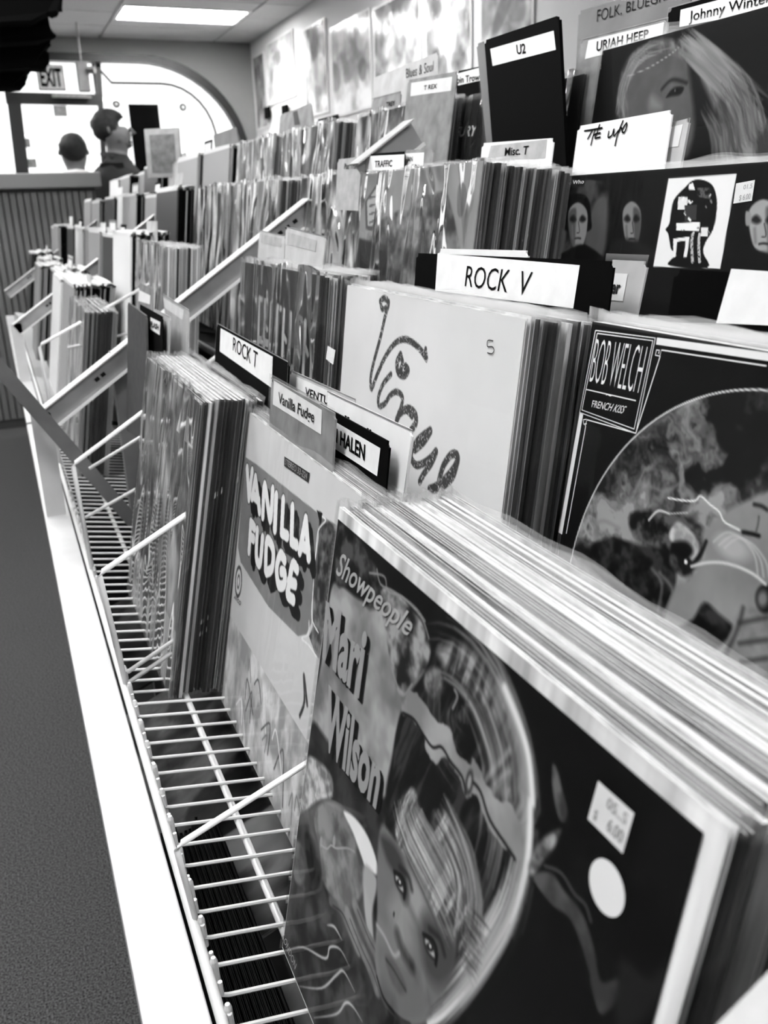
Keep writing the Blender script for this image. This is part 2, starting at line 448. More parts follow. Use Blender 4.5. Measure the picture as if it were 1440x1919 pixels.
# ------------------------------------------------------------------ the room
def structure(name, mb, mat, parent=None, bevel=0):
    o = mb.build(name, mat, parent, bevel=bevel)
    if not parent: o['kind'] = 'structure'
    return o
M_CARPET = simple('charcoal loop carpet', .2, .95, noise=.2, scale=330, bump=.35, bscale=300, spec=.1)
M_WALL = simple('pale painted wall', .8, .8)
M_ENDWALL = simple('mid grey painted wall', .5, .85); M_LEFTWALL = simple('dark painted wall', .5, .85)
M_TILE = simple('ceiling tile', .8, .9, noise=.02, scale=60)
M_TBAR = simple('white ceiling grid bar', .92, .5)
M_FRAME = simple('dark anodised frame', .06, .4)
M_PANEL = emit('lit fluorescent diffuser', LAMP)
structure('floor', MB().box((LEFTX-.1, REARY-.1, FLOOR-.05), (WALLX+.1, WINY+2.2, FLOOR)), M_CARPET)
structure('wall_right', MB().box((WALLX, REARY-.1, FLOOR), (WALLX+.1, WINY+.25, CEIL+.1)), M_WALL)
structure('wall_left', MB().box((LEFTX-.1, REARY-.1, FLOOR), (LEFTX, WINY+.25, CEIL+.1)), M_LEFTWALL)
structure('wall_back', MB().box((LEFTX, REARY-.1, FLOOR), (WALLX, REARY, CEIL+.1)), M_ENDWALL)
ceiling = structure('ceiling', MB().box((LEFTX, REARY, CEIL+.02), (WALLX, WINY+.25, CEIL+.1)), M_TBAR)
# lay-in tiles: 1.2 x 0.6, grid bars stand slightly proud
xs_t = [LEFTX+.0, -1.2, 0.0, 1.2, 2.33, WALLX]; ys_t = [9.60-.6*i for i in range(20)]
xs_t = [-1.9, -1.18, .02, 1.24, 2.33, 2.70]
lights = [(1.24, 2.33, 8.10, 8.70), (1.24, 2.33, 5.10, 5.70),
          (-1.18, .02, 6.90, 7.50), (-1.18, .02, 4.50, 5.10), (-1.18, .02, 2.10, 2.70), (-1.18, .02, .3, .9), (.02, 1.24, -1.5, -.9)]  # unseen panels over the aisle and behind the camera, added to brighten the covers
tile_cache = {}
tiles_far = MB()
for i in range(len(xs_t)-1):
    for j in range(len(ys_t)-1):
        x0, x1, y1, y0 = xs_t[i], xs_t[i+1], ys_t[j], ys_t[j+1]
        if any(abs((x0+x1)/2-(a+b)/2) < .2 and abs((y0+y1)/2-(c+d)/2) < .2 for a, b, c, d in lights): continue
        k = (round(x1-x0, 3))
        if y0 > 6.4:
            if k not in tile_cache: tile_cache[k] = MB().box((.012, .012, -.004), (x1-x0-.012, .588, .015)).mesh('ceiling_tile')
            link('ceiling_tile', tile_cache[k], M_TILE, ceiling, Matrix.Translation((x0, y0, CEIL)))
        else: tiles_far.box((x0+.012, y0+.012, CEIL-.004), (x1-.012, y1-.012, CEIL+.015))
tag(tiles_far.build('ceiling_tiles', M_TILE, ceiling), kind='stuff')
for i, (a, b, c, d) in enumerate(lights):
    e = empty('ceiling_light', ((a+b)/2, (c+d)/2, CEIL))
    names = ['lit fluorescent ceiling panel in view, nearest the window wall'] + ['fluorescent ceiling panel outside the view above the racks']*8
    tag(e, names[i], 'ceiling light', 'ceiling panels outside the view' if i else None)
    hx, hy = (b-a)/2-.01, (d-c)/2-.01
    f = MB(); f.box((-hx, -hy, -.012), (-hx+.03, hy, .018)); f.box((hx-.03, -hy, -.012), (hx, hy, .018))
    f.box((-hx+.03, -hy, -.012), (hx-.03, -hy+.03, .018)); f.box((-hx+.03, hy-.03, -.012), (hx-.03, hy, .018))
    f.build('light_frame', M_TBAR, e)
    MB().box((-hx+.03, -hy+.03, -.004), (hx-.03, hy-.03, .006)).build('diffuser', M_PANEL, e)

# window wall: one sheet with a big arched opening, deep dark reveal
def arch(x0, x1, z0, ztop, rx, rz, n=14):
    pts = [(x0, z0), (x0, ztop)]
    for k in range(n+1):
        a = math.pi/2*(1-k/n); pts.append((x1-rx+rx*math.cos(a), ztop-rz+rz*math.sin(a)))
    pts.append((x1, z0)); return pts
def curve_sheet(name, loops, y, depth, mat):
    c = bpy.data.curves.new(name, 'CURVE'); c.dimensions = '2D'; c.fill_mode = 'BOTH'; c.extrude = depth/2
    for lp in loops:
        s = c.splines.new('POLY'); s.points.add(len(lp)-1); s.use_cyclic_u = True
        for k, (a, b) in enumerate(lp): s.points[k].co = (a, b, 0, 1)
    o = bpy.data.objects.new(name, c); COL.objects.link(o); bpy.context.view_layer.update()
    me = bpy.data.meshes.new_from_object(o.evaluated_get(bpy.context.evaluated_depsgraph_get()))
    bpy.data.objects.remove(o)
    me.materials.clear()
    return link(name, me, mat, None, Matrix.Translation((0, y+depth/2, 0)) @ Matrix.Rotation(math.pi/2, 4, 'X'))
opening = arch(-1.6, 2.60, -1.05, 1.42, 1.0, .95)
wf = curve_sheet('wall_front', [[(LEFTX, FLOOR), (WALLX, FLOOR), (WALLX, CEIL+.1), (LEFTX, CEIL+.1)], opening], WINY, .12, M_ENDWALL)
wf['kind'] = 'structure'
big = arch(-1.6, 2.60, -1.05, 1.42, 1.0, .95); small = arch(-1.53, 2.53, -.98, 1.35, .96, .9)
tr = curve_sheet('trim_1', [big, small], WINY-.06, .1, M_FRAME); tr['kind'] = 'structure'
win = empty('window_1', (0, 0, 0)); win['kind'] = 'structure'
def bar(name, p, r=.02, mat=M_FRAME, parent=win, n=6): return MB().tube(p, r, n).build(name, mat, parent)
YG = WINY+.30
sp = [(1.30, 1.18), (1.78, 1.18)] + [(1.78+.5*math.sin(a), .66+.52*math.cos(a)) for a in [.2, .4, .6, .8, 1.0, 1.2, 1.4, 1.57]] + [(2.28, -1.0)]
bar('window_arch_bar', [(a*1.03, YG, b*1.03) for a, b in sp], .013)
bar('window_diagonal_bar', [(1.22, YG, 1.36), (1.345, YG, 1.215)], .012)
MB().box((1.175, YG-.02, 1.05), (1.205, YG+.02, 1.45)).build('window_post', M_FRAME, win)
gm, nt, b = newmat('window glass'); nt.nodes.clear()
o_ = nt.nodes.new('ShaderNodeOutputMaterial'); t_ = nt.nodes.new('ShaderNodeBsdfTransparent'); g_ = nt.nodes.new('ShaderNodeBsdfGlossy'); x_ = nt.nodes.new('ShaderNodeMixShader')
g_.inputs['Roughness'].default_value = .02; x_.inputs[0].default_value = .04
nt.links.new(t_.outputs[0], x_.inputs[1]); nt.links.new(g_.outputs[0], x_.inputs[2]); nt.links.new(x_.outputs[0], o_.inputs[0])
MB().box((1.2, YG+.03, -1.05), (2.6, YG+.034, 1.5)).build('pane', gm, win)
for (px, py) in ((218, 195), (343, 201)):
    p = at(px, py, Y=YG-.01)
    MB().tube([p+Vector((0, -.006, 0)), p+Vector((0, .006, 0))], .036, 16).build('suction_hook_ring', M_INK, win)
    MB().tube([p+Vector((0, -.012, 0)), p+Vector((0, .004, 0))], .019, 16).build('suction_cup', M_LABEL, win)
# door with transom
door = empty('door_1', (0, 0, 0)); door['kind'] = 'structure'
def px_bar(name, a, b, w_, Y, parent, mat=M_FRAME):
    A, B = at(*a, Y=Y), at(*b, Y=Y); d = (B-A).normalized(); n = d.cross(Vector((0, 1, 0)))*w_/2
    return MB().prism([A-n, B-n, B+n, A+n], (0, .05, 0)).build(name, mat, parent)
px_bar('door_jamb', (24, 172), (43, 330), .12, WINY+.1, door)
px_bar('transom_bar', (10, 183), (188, 187), .10, WINY+.1, door)
px_bar('door_post', (183, 100), (197, 330), .05, WINY+.1, door)
px_bar('transom_head', (60, 108), (186, 112), .06, WINY+.1, door)
px_bar('push_bar', (98, 178), (172, 180), .03, WINY-.02, door, M_GREYCARD)
MB().box((.40, WINY+.14, -1.05), (1.15, WINY+.145, 1.4)).build('pane', gm, door)
for (px, py, s_) in ((113, 208, .06), (46, 268, .05), (58, 306, .05), (140, 300, .04)):
    p = at(px, py, Y=WINY+.12); MB().box((p.x-s_, WINY+.115, p.z-s_*.8), (p.x+s_, WINY+.12, p.z+s_*.8)).build('door_sticker', M_GREYCARD, door)

# hanging exit sign
p0, p1 = at(66, 121, Y=8.4), at(124, 170, Y=8.4)
ex = empty('exit_sign', ((p0.x+p1.x)/2, 8.4, (p0.z+p1.z)/2)); tag(ex, 'hanging EXIT sign above the door at the far end', 'exit sign')
hw, hh = (p1.x-p0.x)/2, (p0.z-p1.z)/2
MB().box((-hw, -.02, -hh), (hw, .02, hh)).build('sign_box', M_DARKSTEEL, ex, bevel=.004)
MB().box((-hw+.008, -.024, -hh+.01), (hw-.008, -.0201, hh-.01)).build('sign_face', M_LIGHTCARD, ex)
tx = text('exit_lettering', 'EXIT', (-hw*1000+22, -hh*1000+25, hw*1000-22, hh*1000-25), M_INK, ex, bold=.03)
tx.matrix_basis = Matrix.Translation((0, -.026, 0)) @ Matrix.Rotation(math.pi/2, 4, 'X')
MB().tube([(0, 0, hh), (0, 0, CEIL-ex.location.z)], .008, 6).build('hanger', M_DARKSTEEL, ex)
p = at(156, 144, Y=8.9)
el = empty('emergency_light', p); tag(el, 'small grey emergency light box to the right of the EXIT sign', 'emergency light')
MB().box((-.05, -.03, -.12), (.05, .05, .12)).build('housing', M_DARKSTEEL, el, bevel=.01)
MB().tube([(.05, -.03, .05), (.1, -.06, .05)], .03, 10).build('lamp_head', M_DARKSTEEL, el)
MB().tube([(0, 0, .12), (0, 0, CEIL-p.z)], .006, 6).build('hanger', M_DARKSTEEL, el)

# black board in the window, framed notice, dark block
a, b = at(240, 195, Y=9.4), at(318, 330, Y=9.4)
bd = MB().box((a.x, 9.39, b.z-.15), (b.x-.04, 9.41, a.z)).build('window_board', M_BLACK)
MB().box((a.x+.03, 9.412, FLOOR), (a.x+.06, 9.44, a.z-.05)).build('stand_leg', M_DARKSTEEL, bd); MB().box((b.x-.10, 9.412, FLOOR), (b.x-.07, 9.44, a.z-.05)).build('stand_leg', M_DARKSTEEL, bd)
tag(bd, 'plain black square board standing in front of the arched window', 'board')
fr = Fr(at(270, 242, Y=3.4), 5, 60)
nf = link('framed_notice', MB().box((0, -.16, -.01), (.125, 0, 0)).mesh('framed_notice'), M_LIGHTCARD, None, fr.M)
tag(nf, 'small framed notice card standing below the black window board', 'sign')
MB().box((.018, -.145, .0005), (.107, -.02, .002)).build('notice_card', M_GREYCARD, nf)
for k in range(5): text('notice_line', '-------', (34, 38+k*10, 90, 41+k*10), M_DARKPRINT, nf, z=.0025) if False else None

# counter with ribbed front
CY = 5.15
ct = empty('counter', (-.4, CY, FLOOR)); tag(ct, 'long grey counter with ribbed front below the door', 'counter')
H = .205-FLOOR
MB().box((-1.45, -.04, H-.075), (.98, .55, H)).build('counter_top', simple('grey laminate', .5, .45), ct, bevel=.006)
MB().box((-1.42, .03, 0), (.95, .5, H-.075)).build('counter_body', simple('grey counter carcass', .32, .6), ct)
M_RIB = simple('grey ribbed cladding', .48, .5)
rib = MB().prism([(0, .03, .05), (.004, .012, .05), (.028, .012, .05), (.032, .03, .05)], (0, 0, H-.14)).mesh('rib')
for k in range(68): link('rib', rib, M_RIB, ct, Matrix.Translation((-1.41+k*.0345, 0, 0)))

# posters on the right wall
M_POSTERFILM = plasticmat('poster plastic', milky=.12, rough=.15, bump=.6, scale=(6, 2, 6), refl=.4)
def wallposter(y0, y1, z0, z1, seed, label, lo=.35, hi=.95, name='poster', n=70, sx=150, shapes=5):
    fr = Fr((WALLX-.012, y0, z0), 0)
    wd, ht = (y0-y1), (z0-z1)
    o = link(name, MB().box((0, -ht, -.006), (wd, 0, 0)).mesh(name), M_WHITE, None, fr.M); tag(o, label, 'poster')
    c = Canvas(n, n, 15, 15, wd*1000-15, ht*1000-15, .7); r = random.Random(seed)
    c.A = np.clip(lo+(hi-lo)*np.clip((fbm(c.X/sx, c.Y/sx, seed, 5)-.5)*2.4+.5, 0, 1)+.25*(c.Y/(ht*1000))-.05, 0, 1)
    for i in range(shapes): c.ell((r.uniform(0, wd*1000), r.uniform(0, ht*700)), r.uniform(40, 120), r.uniform(40, 180), r.uniform(lo-.2, hi), 20, .55, r.uniform(0, 90))
    link('poster_print', c.mesh('poster_print', .001), None, o)
    f = MB(); k = 10
    for j in range(k+1):
        for i in range(k+1): f.v.append((wd*i/k, -ht*j/k, .004+.003*math.sin(i*2.1+j*1.3+seed)))
    for j in range(k):
        for i in range(k): a = j*(k+1)+i; f.f.append((a, a+k+1, a+k+2, a+1))
    f.build('plastic_cover', M_POSTERFILM, o, smooth=True)
    return o
wallposter(9.50, 9.12, 1.42, .75, 3, 'narrow dark grey poster on the right wall in the far corner', .1, .6)
pa = wallposter(9.03, 8.18, 1.46, .93, 4, 'poster with arched lettering, second from the far corner', .4, .9)
for i, ch in enumerate('BALLOON'):
    pass
wallposter(7.92, 7.36, 1.40, .72, 5, 'narrow swirl-patterned poster, third from the far corner', .25, .95)
wallposter(7.24, 6.44, 1.30, .66, 6, 'wide mottled poster in crinkled plastic between two narrow ones', .4, .95)
wallposter(6.38, 5.62, 1.28, .72, 7, 'poster with a dark upper right corner above the plain grey card', .3, .95)
wallposter(5.55, 4.95, 1.24, .50, 8, 'poster with a dark vertical figure shape on the right wall', .15, .95)
wallposter(4.85, 4.30, 1.10, .55, 9, 'grey and white poster just left of the tall black U2 card', .35, .9)
for i, (y, z, wd, ht, l) in enumerate([(9.0, .90, .34, .26, 'small white paper below the arched lettering poster'), (8.62, .90, .25, .2, 'small white paper right of another below the lettering poster'), (3.62, 1.13, .12, .12, 'small white slip high on the wall above the FOLK card'), (3.45, 1.02, .16, .14, 'printed white paper on the wall left of the FOLK card'), (3.42, .85, .14, .20, 'crinkled white sheet behind the black U2 card')]):
    o = MB().box((0, -ht, 0), (wd, 0, .003)).build('wall_paper_note', M_LABEL, None, Fr((WALLX-.006, y, z), 0).M); tag(o, l, 'paper')
for i, (y, z) in enumerate([(9.12, .92), (8.55, .88)]):
    o = MB().box((0, -.10, 0), (.16, 0, .02)).build('picture_block', M_BLACK, None, Fr((WALLX-.025, y, z-.0), 0).M)
    tag(o, ['small black block on the right wall nearest the corner', 'small black block on the right wall beside the white paper'][i], 'picture')

# black garments hanging at the top left
M_CLOTH = simple('black cloth', .02, .9, spec=.1)
def garment(corners, y, seed, label, off):
    r = random.Random(seed); q = spline([(c[0], c[1]) for c in corners], 2, True)
    pts = [at(a+r.uniform(-2, 2), b+r.uniform(-2, 2), Y=y) for a, b in corners]
    mb = MB(); n = len(pts); k = 5
    for l in range(k):
        for i, p in enumerate(pts):
            mb.v.append((p.x+.004*math.sin(i*1.7+l), y+l*.012+.006*math.sin(i*1.3+seed), p.z+.004*math.cos(l*2+i)))
    mb.f.append(tuple(range(n)))
    for l in range(k-1):
        for i in range(n): j = (i+1) % n; mb.f.append((l*n+i, (l+1)*n+i, (l+1)*n+j, l*n+j))
    mb.f.append(tuple(range(k*n-1, (k-1)*n-1, -1)))
    o = mb.build('hanging_garment', M_CLOTH); tag(o, label, 'garment'); return o
garment([(-150, -30), (116, -30), (117, 14), (108, 16), (110, 27), (100, 29), (90, 27), (60, 40), (-150, 45)], 3.0, 1, 'topmost black garment hanging in the upper left corner', 0)
garment([(-150, 20), (88, 24), (92, 45), (97, 58), (104, 66), (98, 72), (70, 80), (-150, 90)], 3.08, 2, 'second black garment from the top in the upper left corner', 0)
garment([(-150, 70), (92, 76), (95, 80), (88, 90), (92, 100), (89, 118), (84, 133), (60, 130), (50, 125), (-150, 140)], 3.16, 3, 'third black garment from the top, its hem beside the EXIT sign', 0)
garment([(-150, 110), (64, 122), (56, 132), (49, 138), (46, 158), (40, 168), (20, 170), (-150, 172)], 3.24, 4, 'lowest black garment in the upper left corner', 0)
MB_r = MB().tube([(-.9, 3.12, 1.0), (.2, 3.12, 1.0)], .012, 8)
rk = MB_r.build('garment_rail', M_DARKSTEEL); tag(rk, 'dark rail that carries the black garments above the view', 'clothes rail')
for x in (-.8, .1): MB().tube([(x, 3.12, 1.0), (x, 3.12, CEIL)], .006, 6).build('rail_hanger', M_DARKSTEEL, rk)

# ------------------------------------------------------------------ the rack
RX, RZ = .0545, -.464            # front rod
def wz(x): return -.473-.185*(x-.06)
def shelf_wire(): return MB().tube([(.0595, 0, -.461), (.0600, 0, -.472), (.064, 0, wz(.064)), (.12, 0, wz(.12)), (.30, 0, wz(.30))], .0016, 7).mesh('wire')
def post(): return MB().tube([(.0592, 0, -.456), (.0592, 0, -.459), (.0602, 0, -.482)], [.0016, .0026, .0024], 8).mesh('post')
WM, PM = shelf_wire(), post()
STR_A, STR_B = Vector((.020, 0, -.304)), Vector((.70, 0, .142))
def make_rack(y0, y1, ys, label, near):
    r = empty('record_rack', (0.02, y0, FLOOR)); tag(r, label, 'rack')
    T = Matrix.Translation((-.02, -y0, -FLOOR))
    def pt(name, mb, mat, **k): return mb.build(name, mat, r, T, **k)
    rl = MB(); rl.prism([(.010, y0, -.475), (.050, y0, -.475), (.050, y0, -.479), (.014, y0, -.479), (.014, y0, -.512), (.010, y0, -.512)], (0, y1-y0-.004, 0))
    pt('front_rail', rl, M_RAIL, bevel=.0012)
    pt('front_rod', MB().tube([(RX, y0, RZ), (RX, y1, RZ)], .0036, 12), M_WIRE, smooth=True)
    pt('support_rod', MB().tube([(.115, y0, wz(.115)-.004), (.115, y1, wz(.115)-.004)], .0032, 10), M_WIRE, smooth=True)
    pt('support_rod', MB().tube([(.25, y0, wz(.25)-.004), (.25, y1, wz(.25)-.004)], .0032, 8), M_WIRE, smooth=True)
    if near:
        k = math.ceil((y0-.466)/.0257)
        rest = MB()
        while .466+k*.0257 < y1:
            y = .466+k*.0257; k += 1
            if .2 < y < 1.55: link('wire', WM, M_WIRE, r, T @ Matrix.Translation((0, y, 0)))
            else: rest.tube([(.0600, y, -.464), (.064, y, wz(.064)), (.30, y, wz(.30))], .0016, 5)
        tag(rest.build('wires', M_WIRE, r, T), kind='stuff')
        k = math.ceil((y0-.456)/.0386)
        while .456+k*.0386 < min(y1, 1.6):
            y = .456+k*.0386; k += 1
            link('post', PM, M_WIRE, r, T @ Matrix.Translation((0, y, 0)))
    else:
        rest = MB(); y = y0+.02
        while y < y1: rest.tube([(.0600, y, -.464), (.30, y, wz(.30))], .0018, 4); y += .0257
        tag(rest.build('wires', M_WIRE, r, T), kind='stuff')
    for (x, z) in ((.222, -.372), (.378, -.268), (.528, -.162)):      # the upper tiers
        pt('tier_rod', MB().tube([(x, y0, z), (x, y1, z)], .0036, 8), M_WIRE)
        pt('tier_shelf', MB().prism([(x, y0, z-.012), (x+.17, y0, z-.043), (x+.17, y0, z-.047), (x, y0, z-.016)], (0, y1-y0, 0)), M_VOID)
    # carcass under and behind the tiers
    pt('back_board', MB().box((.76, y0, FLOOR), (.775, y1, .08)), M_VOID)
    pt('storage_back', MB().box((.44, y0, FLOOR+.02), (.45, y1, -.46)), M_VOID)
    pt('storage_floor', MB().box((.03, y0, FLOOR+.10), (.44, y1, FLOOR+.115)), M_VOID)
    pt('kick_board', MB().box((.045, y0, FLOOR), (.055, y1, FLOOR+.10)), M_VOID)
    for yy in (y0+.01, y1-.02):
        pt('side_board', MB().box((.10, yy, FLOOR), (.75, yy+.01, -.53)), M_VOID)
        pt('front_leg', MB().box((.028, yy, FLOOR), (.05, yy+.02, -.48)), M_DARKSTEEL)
    for y in ys:                                                     # sloping side channels
        t0, dz = 0., 0.
        if isinstance(y, tuple): y, t0, t1, dz = y
        else: t1 = 1.
        d = (STR_B-STR_A).normalized(); n = Vector((-d.z, 0, d.x)); Y = Vector((0, y, dz))
        A, B = STR_A.lerp(STR_B, t0)+Y, STR_A.lerp(STR_B, t1)+Y
        web = MB(); web.prism([A-n*.036, B-n*.036, B, A], (0, .0018, 0)); ch = pt('side_channel', web, M_STEEL)
        fl = MB(); fl.prism([A+Vector((0, -.014, 0)), B+Vector((0, -.014, 0)), B+Vector((0, -.014, 0))+n*.002, A+Vector((0, -.014, 0))+n*.002], (0, .034, 0))
        pt('channel_flange', fl, M_WHITE if (t0, dz) == (0., 0.) else M_GREYLABEL)
        lp = MB(); lp.prism([A-n*.036+Vector((0, -.006, 0)), B-n*.036+Vector((0, -.006, 0)), B-n*.032+Vector((0, -.006, 0)), A-n*.032+Vector((0, -.006, 0))], (0, .008, 0))
        pt('channel_lip', lp, M_WHITE)
        if t0 > 0: continue
        for t in (.14, .155, .62, .64, .66, .95):
            c = A+(B-A)*t-n*.016; h = MB(); h.prism([c-d*.004-n*.003, c+d*.004-n*.003, c+d*.004+n*.003, c-d*.004+n*.003], (0, .001, 0))
            hh_ = h.build('slot', M_VOID, ch, Matrix.Translation((0, -.0012, 0)))
        pt('upright', MB().box((.150, y+.004, FLOOR+.1), (.178, y+.03, -.215)), M_DARKSTEEL)
        pt('upright', MB().box((.62, y+.004, FLOOR+.1), (.65, y+.03, .08)), M_DARKSTEEL)
    return r, T
rack1, T1 = make_rack(-.10, 2.26, [(.10, .0, .5, .034), 1.50, (1.165, .645, .765, .066)], 'white wire record rack with four stepped tiers beside the aisle, the near one', True)
rack2, T2 = make_rack(2.28, 4.95, [2.87, 4.24], 'far white wire record rack with stepped tiers ending at the counter', False)
def divider(y, pairs, r=.0022):
    for (a, b) in pairs:
        MB().tube([(a[0], y, a[1]), (b[0], y, b[1])], r, 8).build('divider_wire', M_WIRE, rack1, T1, smooth=True)
        y += 0
def frame_divider(y, up, lows, r=.003):
    (x0, z0), (x1, z1) = up; x0 = min(x0, .053)
    MB().tube([(.057, y, RZ-.004), (x0, y, z0-.006), (x0+.004, y, z0-.001), (x1, y, z1)], r, 8).build('divider_wire', M_WIRE, rack1, T1, smooth=True)
    divider(y, lows, r*.8)
def ext(a, b, x): t = (x-a[0])/(b[0]-a[0]); return (x, a[1]+(b[1]-a[1])*t)
def pz(p, y): q = at(p[0], p[1], Y=y); return (q.x, q.z)
A, B = pz((185, 1070), .85), pz((455, 890), .85); frame_divider(.85, (A, ext(A, B, .30)), [((.060, -.448), (.30, -.330)), ((.060, -.460), (.30, -.342))])
A, B = pz((330, 1580), .50), pz((570, 1430), .50); frame_divider(.50, (A, ext(A, B, .27)), [], .0022)
A, B = pz((165, 862), 1.19), pz((228, 812), 1.19); C1, D1 = pz((160, 970), 1.19), pz((240, 925), 1.19)
frame_divider(1.19, (A, ext(A, B, .30)), [((A[0], A[1]-.012), (B[0]+.1, B[1]-.012+.04)), (C1, ext(C1, D1, .28))])
A, B = pz((125, 640), 1.79), pz((160, 616), 1.79); frame_divider(1.79, (A, ext(A, B, .28)), [((A[0], A[1]-.012), (B[0]+.1, B[1]-.012))])
divider(.81, [((.40, -.105), (.60, .028)), ((.405, -.115), (.605, .016))], .0024)
MB().box((.014, 1.50, -.475), (.045, 1.502, -.300)).build('channel_foot', M_RAIL, rack1, T1)
MB().box((.014, 2.87, -.475), (.045, 2.872, -.300)).build('channel_foot', M_RAIL, rack2, T2)
A, B = at(-20, 668, Y=1.44), at(262, 992, Y=1.44)
d = (B-A).normalized(); n = d.cross(Vector((0, 1, 0)))*.011
br = MB().prism([A-n, B-n, B+n, A+n], (0, .003, 0)).build('diagonal_brace', M_DARKSTEEL, rack1, T1)
br['label'] = 'dark diagonal steel strip crossing the rail'

# ------------------------------------------------------------------ people behind the counter
def person(loc, face_deg, label, torso_v, hair_v, height, hood=False, beard=False, bulk=1.):
    root = empty('person', (loc[0], loc[1], FLOOR), Matrix.Translation((loc[0], loc[1], FLOOR)) @ Matrix.Rotation(math.radians(face_deg), 4, 'Z'))
    tag(root, label, 'person'); k = height/1.75
    # skeleton, facing -y
    V = {'pel': (0, 0, .95, .15), 'wai': (0, .0, 1.10, .14), 'che': (0, .0, 1.30, .165), 'sho': (0, .01, 1.42, .14), 'nec': (0, 0, 1.50, .07), 'nk2': (0, -.01, 1.55, .07), 'hd1': (0, -.02, 1.615, .105), 'hd2': (0, -.01, 1.70, .112)}
    for q_ in ('pel', 'wai', 'che', 'sho'): V[q_] = V[q_][:3]+(V[q_][3]*bulk,)
    E = [('pel', 'wai'), ('wai', 'che'), ('che', 'sho'), ('sho', 'nec'), ('nec', 'nk2'), ('nk2', 'hd1'), ('hd1', 'hd2')]
    for s in (-1, 1):
        q = 'LR'[s > 0]
        V.update({q+'s': (s*.17, .01, 1.40, .075), q+'e': (s*.24, .02, 1.13, .05), q+'w': (s*.25, -.03, .90, .034), q+'p': (s*.25, -.04, .82, .034),
                  q+'h': (s*.09, 0, .90, .10), q+'k': (s*.10, -.02, .50, .065), q+'a': (s*.10, .02, .09, .045), q+'t': (s*.11, -.13, .04, .04)})
        E += [('sho', q+'s'), (q+'s', q+'e'), (q+'e', q+'w'), (q+'w', q+'p'), ('pel', q+'h'), (q+'h', q+'k'), (q+'k', q+'a'), (q+'a', q+'t')]
        for f in range(5):
            a = (-.5+f*.25) if f < 4 else .9
            b = Vector((s*.25, -.04, .82)); dv = Vector((-s*.005, a*.06 if f < 4 else -.05, -.05 if f < 4 else -.02)); L = [.9, 1, 1.08, .95, .7][f]
            V[q+'f%d' % f] = tuple(b+dv*L)+(.009,); V[q+'g%d' % f] = tuple(b+dv*L*1.6+Vector((-s*.012, 0, 0)))+(.008,)
            E += [(q+'p', q+'f%d' % f), (q+'f%d' % f, q+'g%d' % f)]
    ks = list(V); me = bpy.data.meshes.new('body'); me.from_pydata([tuple(c*k for c in V[x][:3]) for x in ks], [(ks.index(a), ks.index(b)) for a, b in E], []); me.update()
    bo = link('body', me, None, root)
    sk = bo.modifiers.new('skin', 'SKIN'); sk.use_smooth_shade = True
    for i, x in enumerate(ks):
        sv = me.skin_vertices[0].data[i]; rr = V[x][3]*k; wide = 1.35 if x in ('pel', 'wai', 'che') else 1
        sv.radius = (rr*wide, rr); sv.use_root = (x == 'pel')
    bo.modifiers.new('sub', 'SUBSURF').levels = 1; bo.modifiers['sub'].render_levels = 2
    bpy.context.view_layer.update()
    dg = bpy.context.evaluated_depsgraph_get(); m2 = bpy.data.meshes.new_from_object(bo.evaluated_get(dg)); bo.modifiers.clear(); bo.data = m2
    m2.materials.clear(); skin = simple('skin', .38, .6); cl = simple('clothing', torso_v, .85, noise=.04, scale=12); tr_ = simple('trousers', .15, .9)
    for q in (skin, cl, tr_): m2.materials.append(q)
    for p in m2.polygons:
        c = p.center/k
        p.material_index = 0 if (c.z > 1.515 or abs(c.x) > .2 and c.z < .88 and c.z > .6) else (1 if c.z > .93 else 2)
    m2.shade_smooth()
    # face and hair
    bm = bmesh.new(); bmesh.ops.create_icosphere(bm, subdivisions=3, radius=1.0)
    for v in list(bm.verts):
        if v.co.y < -.25 and v.co.z < .55: bm.verts.remove(v) if False else None
    for v in bm.verts:
        c = v.co; jag = 1+.07*math.sin(c.x*19+c.z*7)*math.sin(c.y*15+c.z*13)
        front = max(0, -c.y-.1)
        v.co = Vector((c.x*.104*jag, (c.y*.118+.012)*jag, (c.z*.110*jag if c.z > 0 else c.z*.10)))
        if front > 0 and v.co.z < .055: v.co.y = max(v.co.y, -.045)
        v.co = v.co*k
    me3 = bpy.data.meshes.new('hair'); bm.to_mesh(me3); bm.free(); me3.shade_smooth()
    h = link('hair', me3, simple('hair', hair_v, .8, noise=.06, scale=40), root, Matrix.Translation((0, .016*k, 1.69*k)))
    for s in (-1, 1):
        MB().tube([(s*.098*k, .01, 1.64*k), (s*.106*k, .015, 1.655*k), (s*.103*k, .02, 1.68*k)], [.005, .010, .006], 8).build('ear', skin, root, smooth=True)
        MB().tube([(s*.032*k, -.103*k, 1.668*k), (s*.032*k, -.109*k, 1.668*k)], .011, 8).build('eye', M_INK, root)
    MB().tube([(0, -.105*k, 1.68*k), (0, -.132*k, 1.645*k), (0, -.11*k, 1.632*k)], [.007, .012, .008], 8).build('nose', skin, root, smooth=True)
    MB().tube([(-.026*k, -.098*k, 1.595*k), (0, -.106*k, 1.593*k), (.026*k, -.098*k, 1.595*k)], .006, 6).build('mouth', M_DARKPRINT, root, smooth=True)
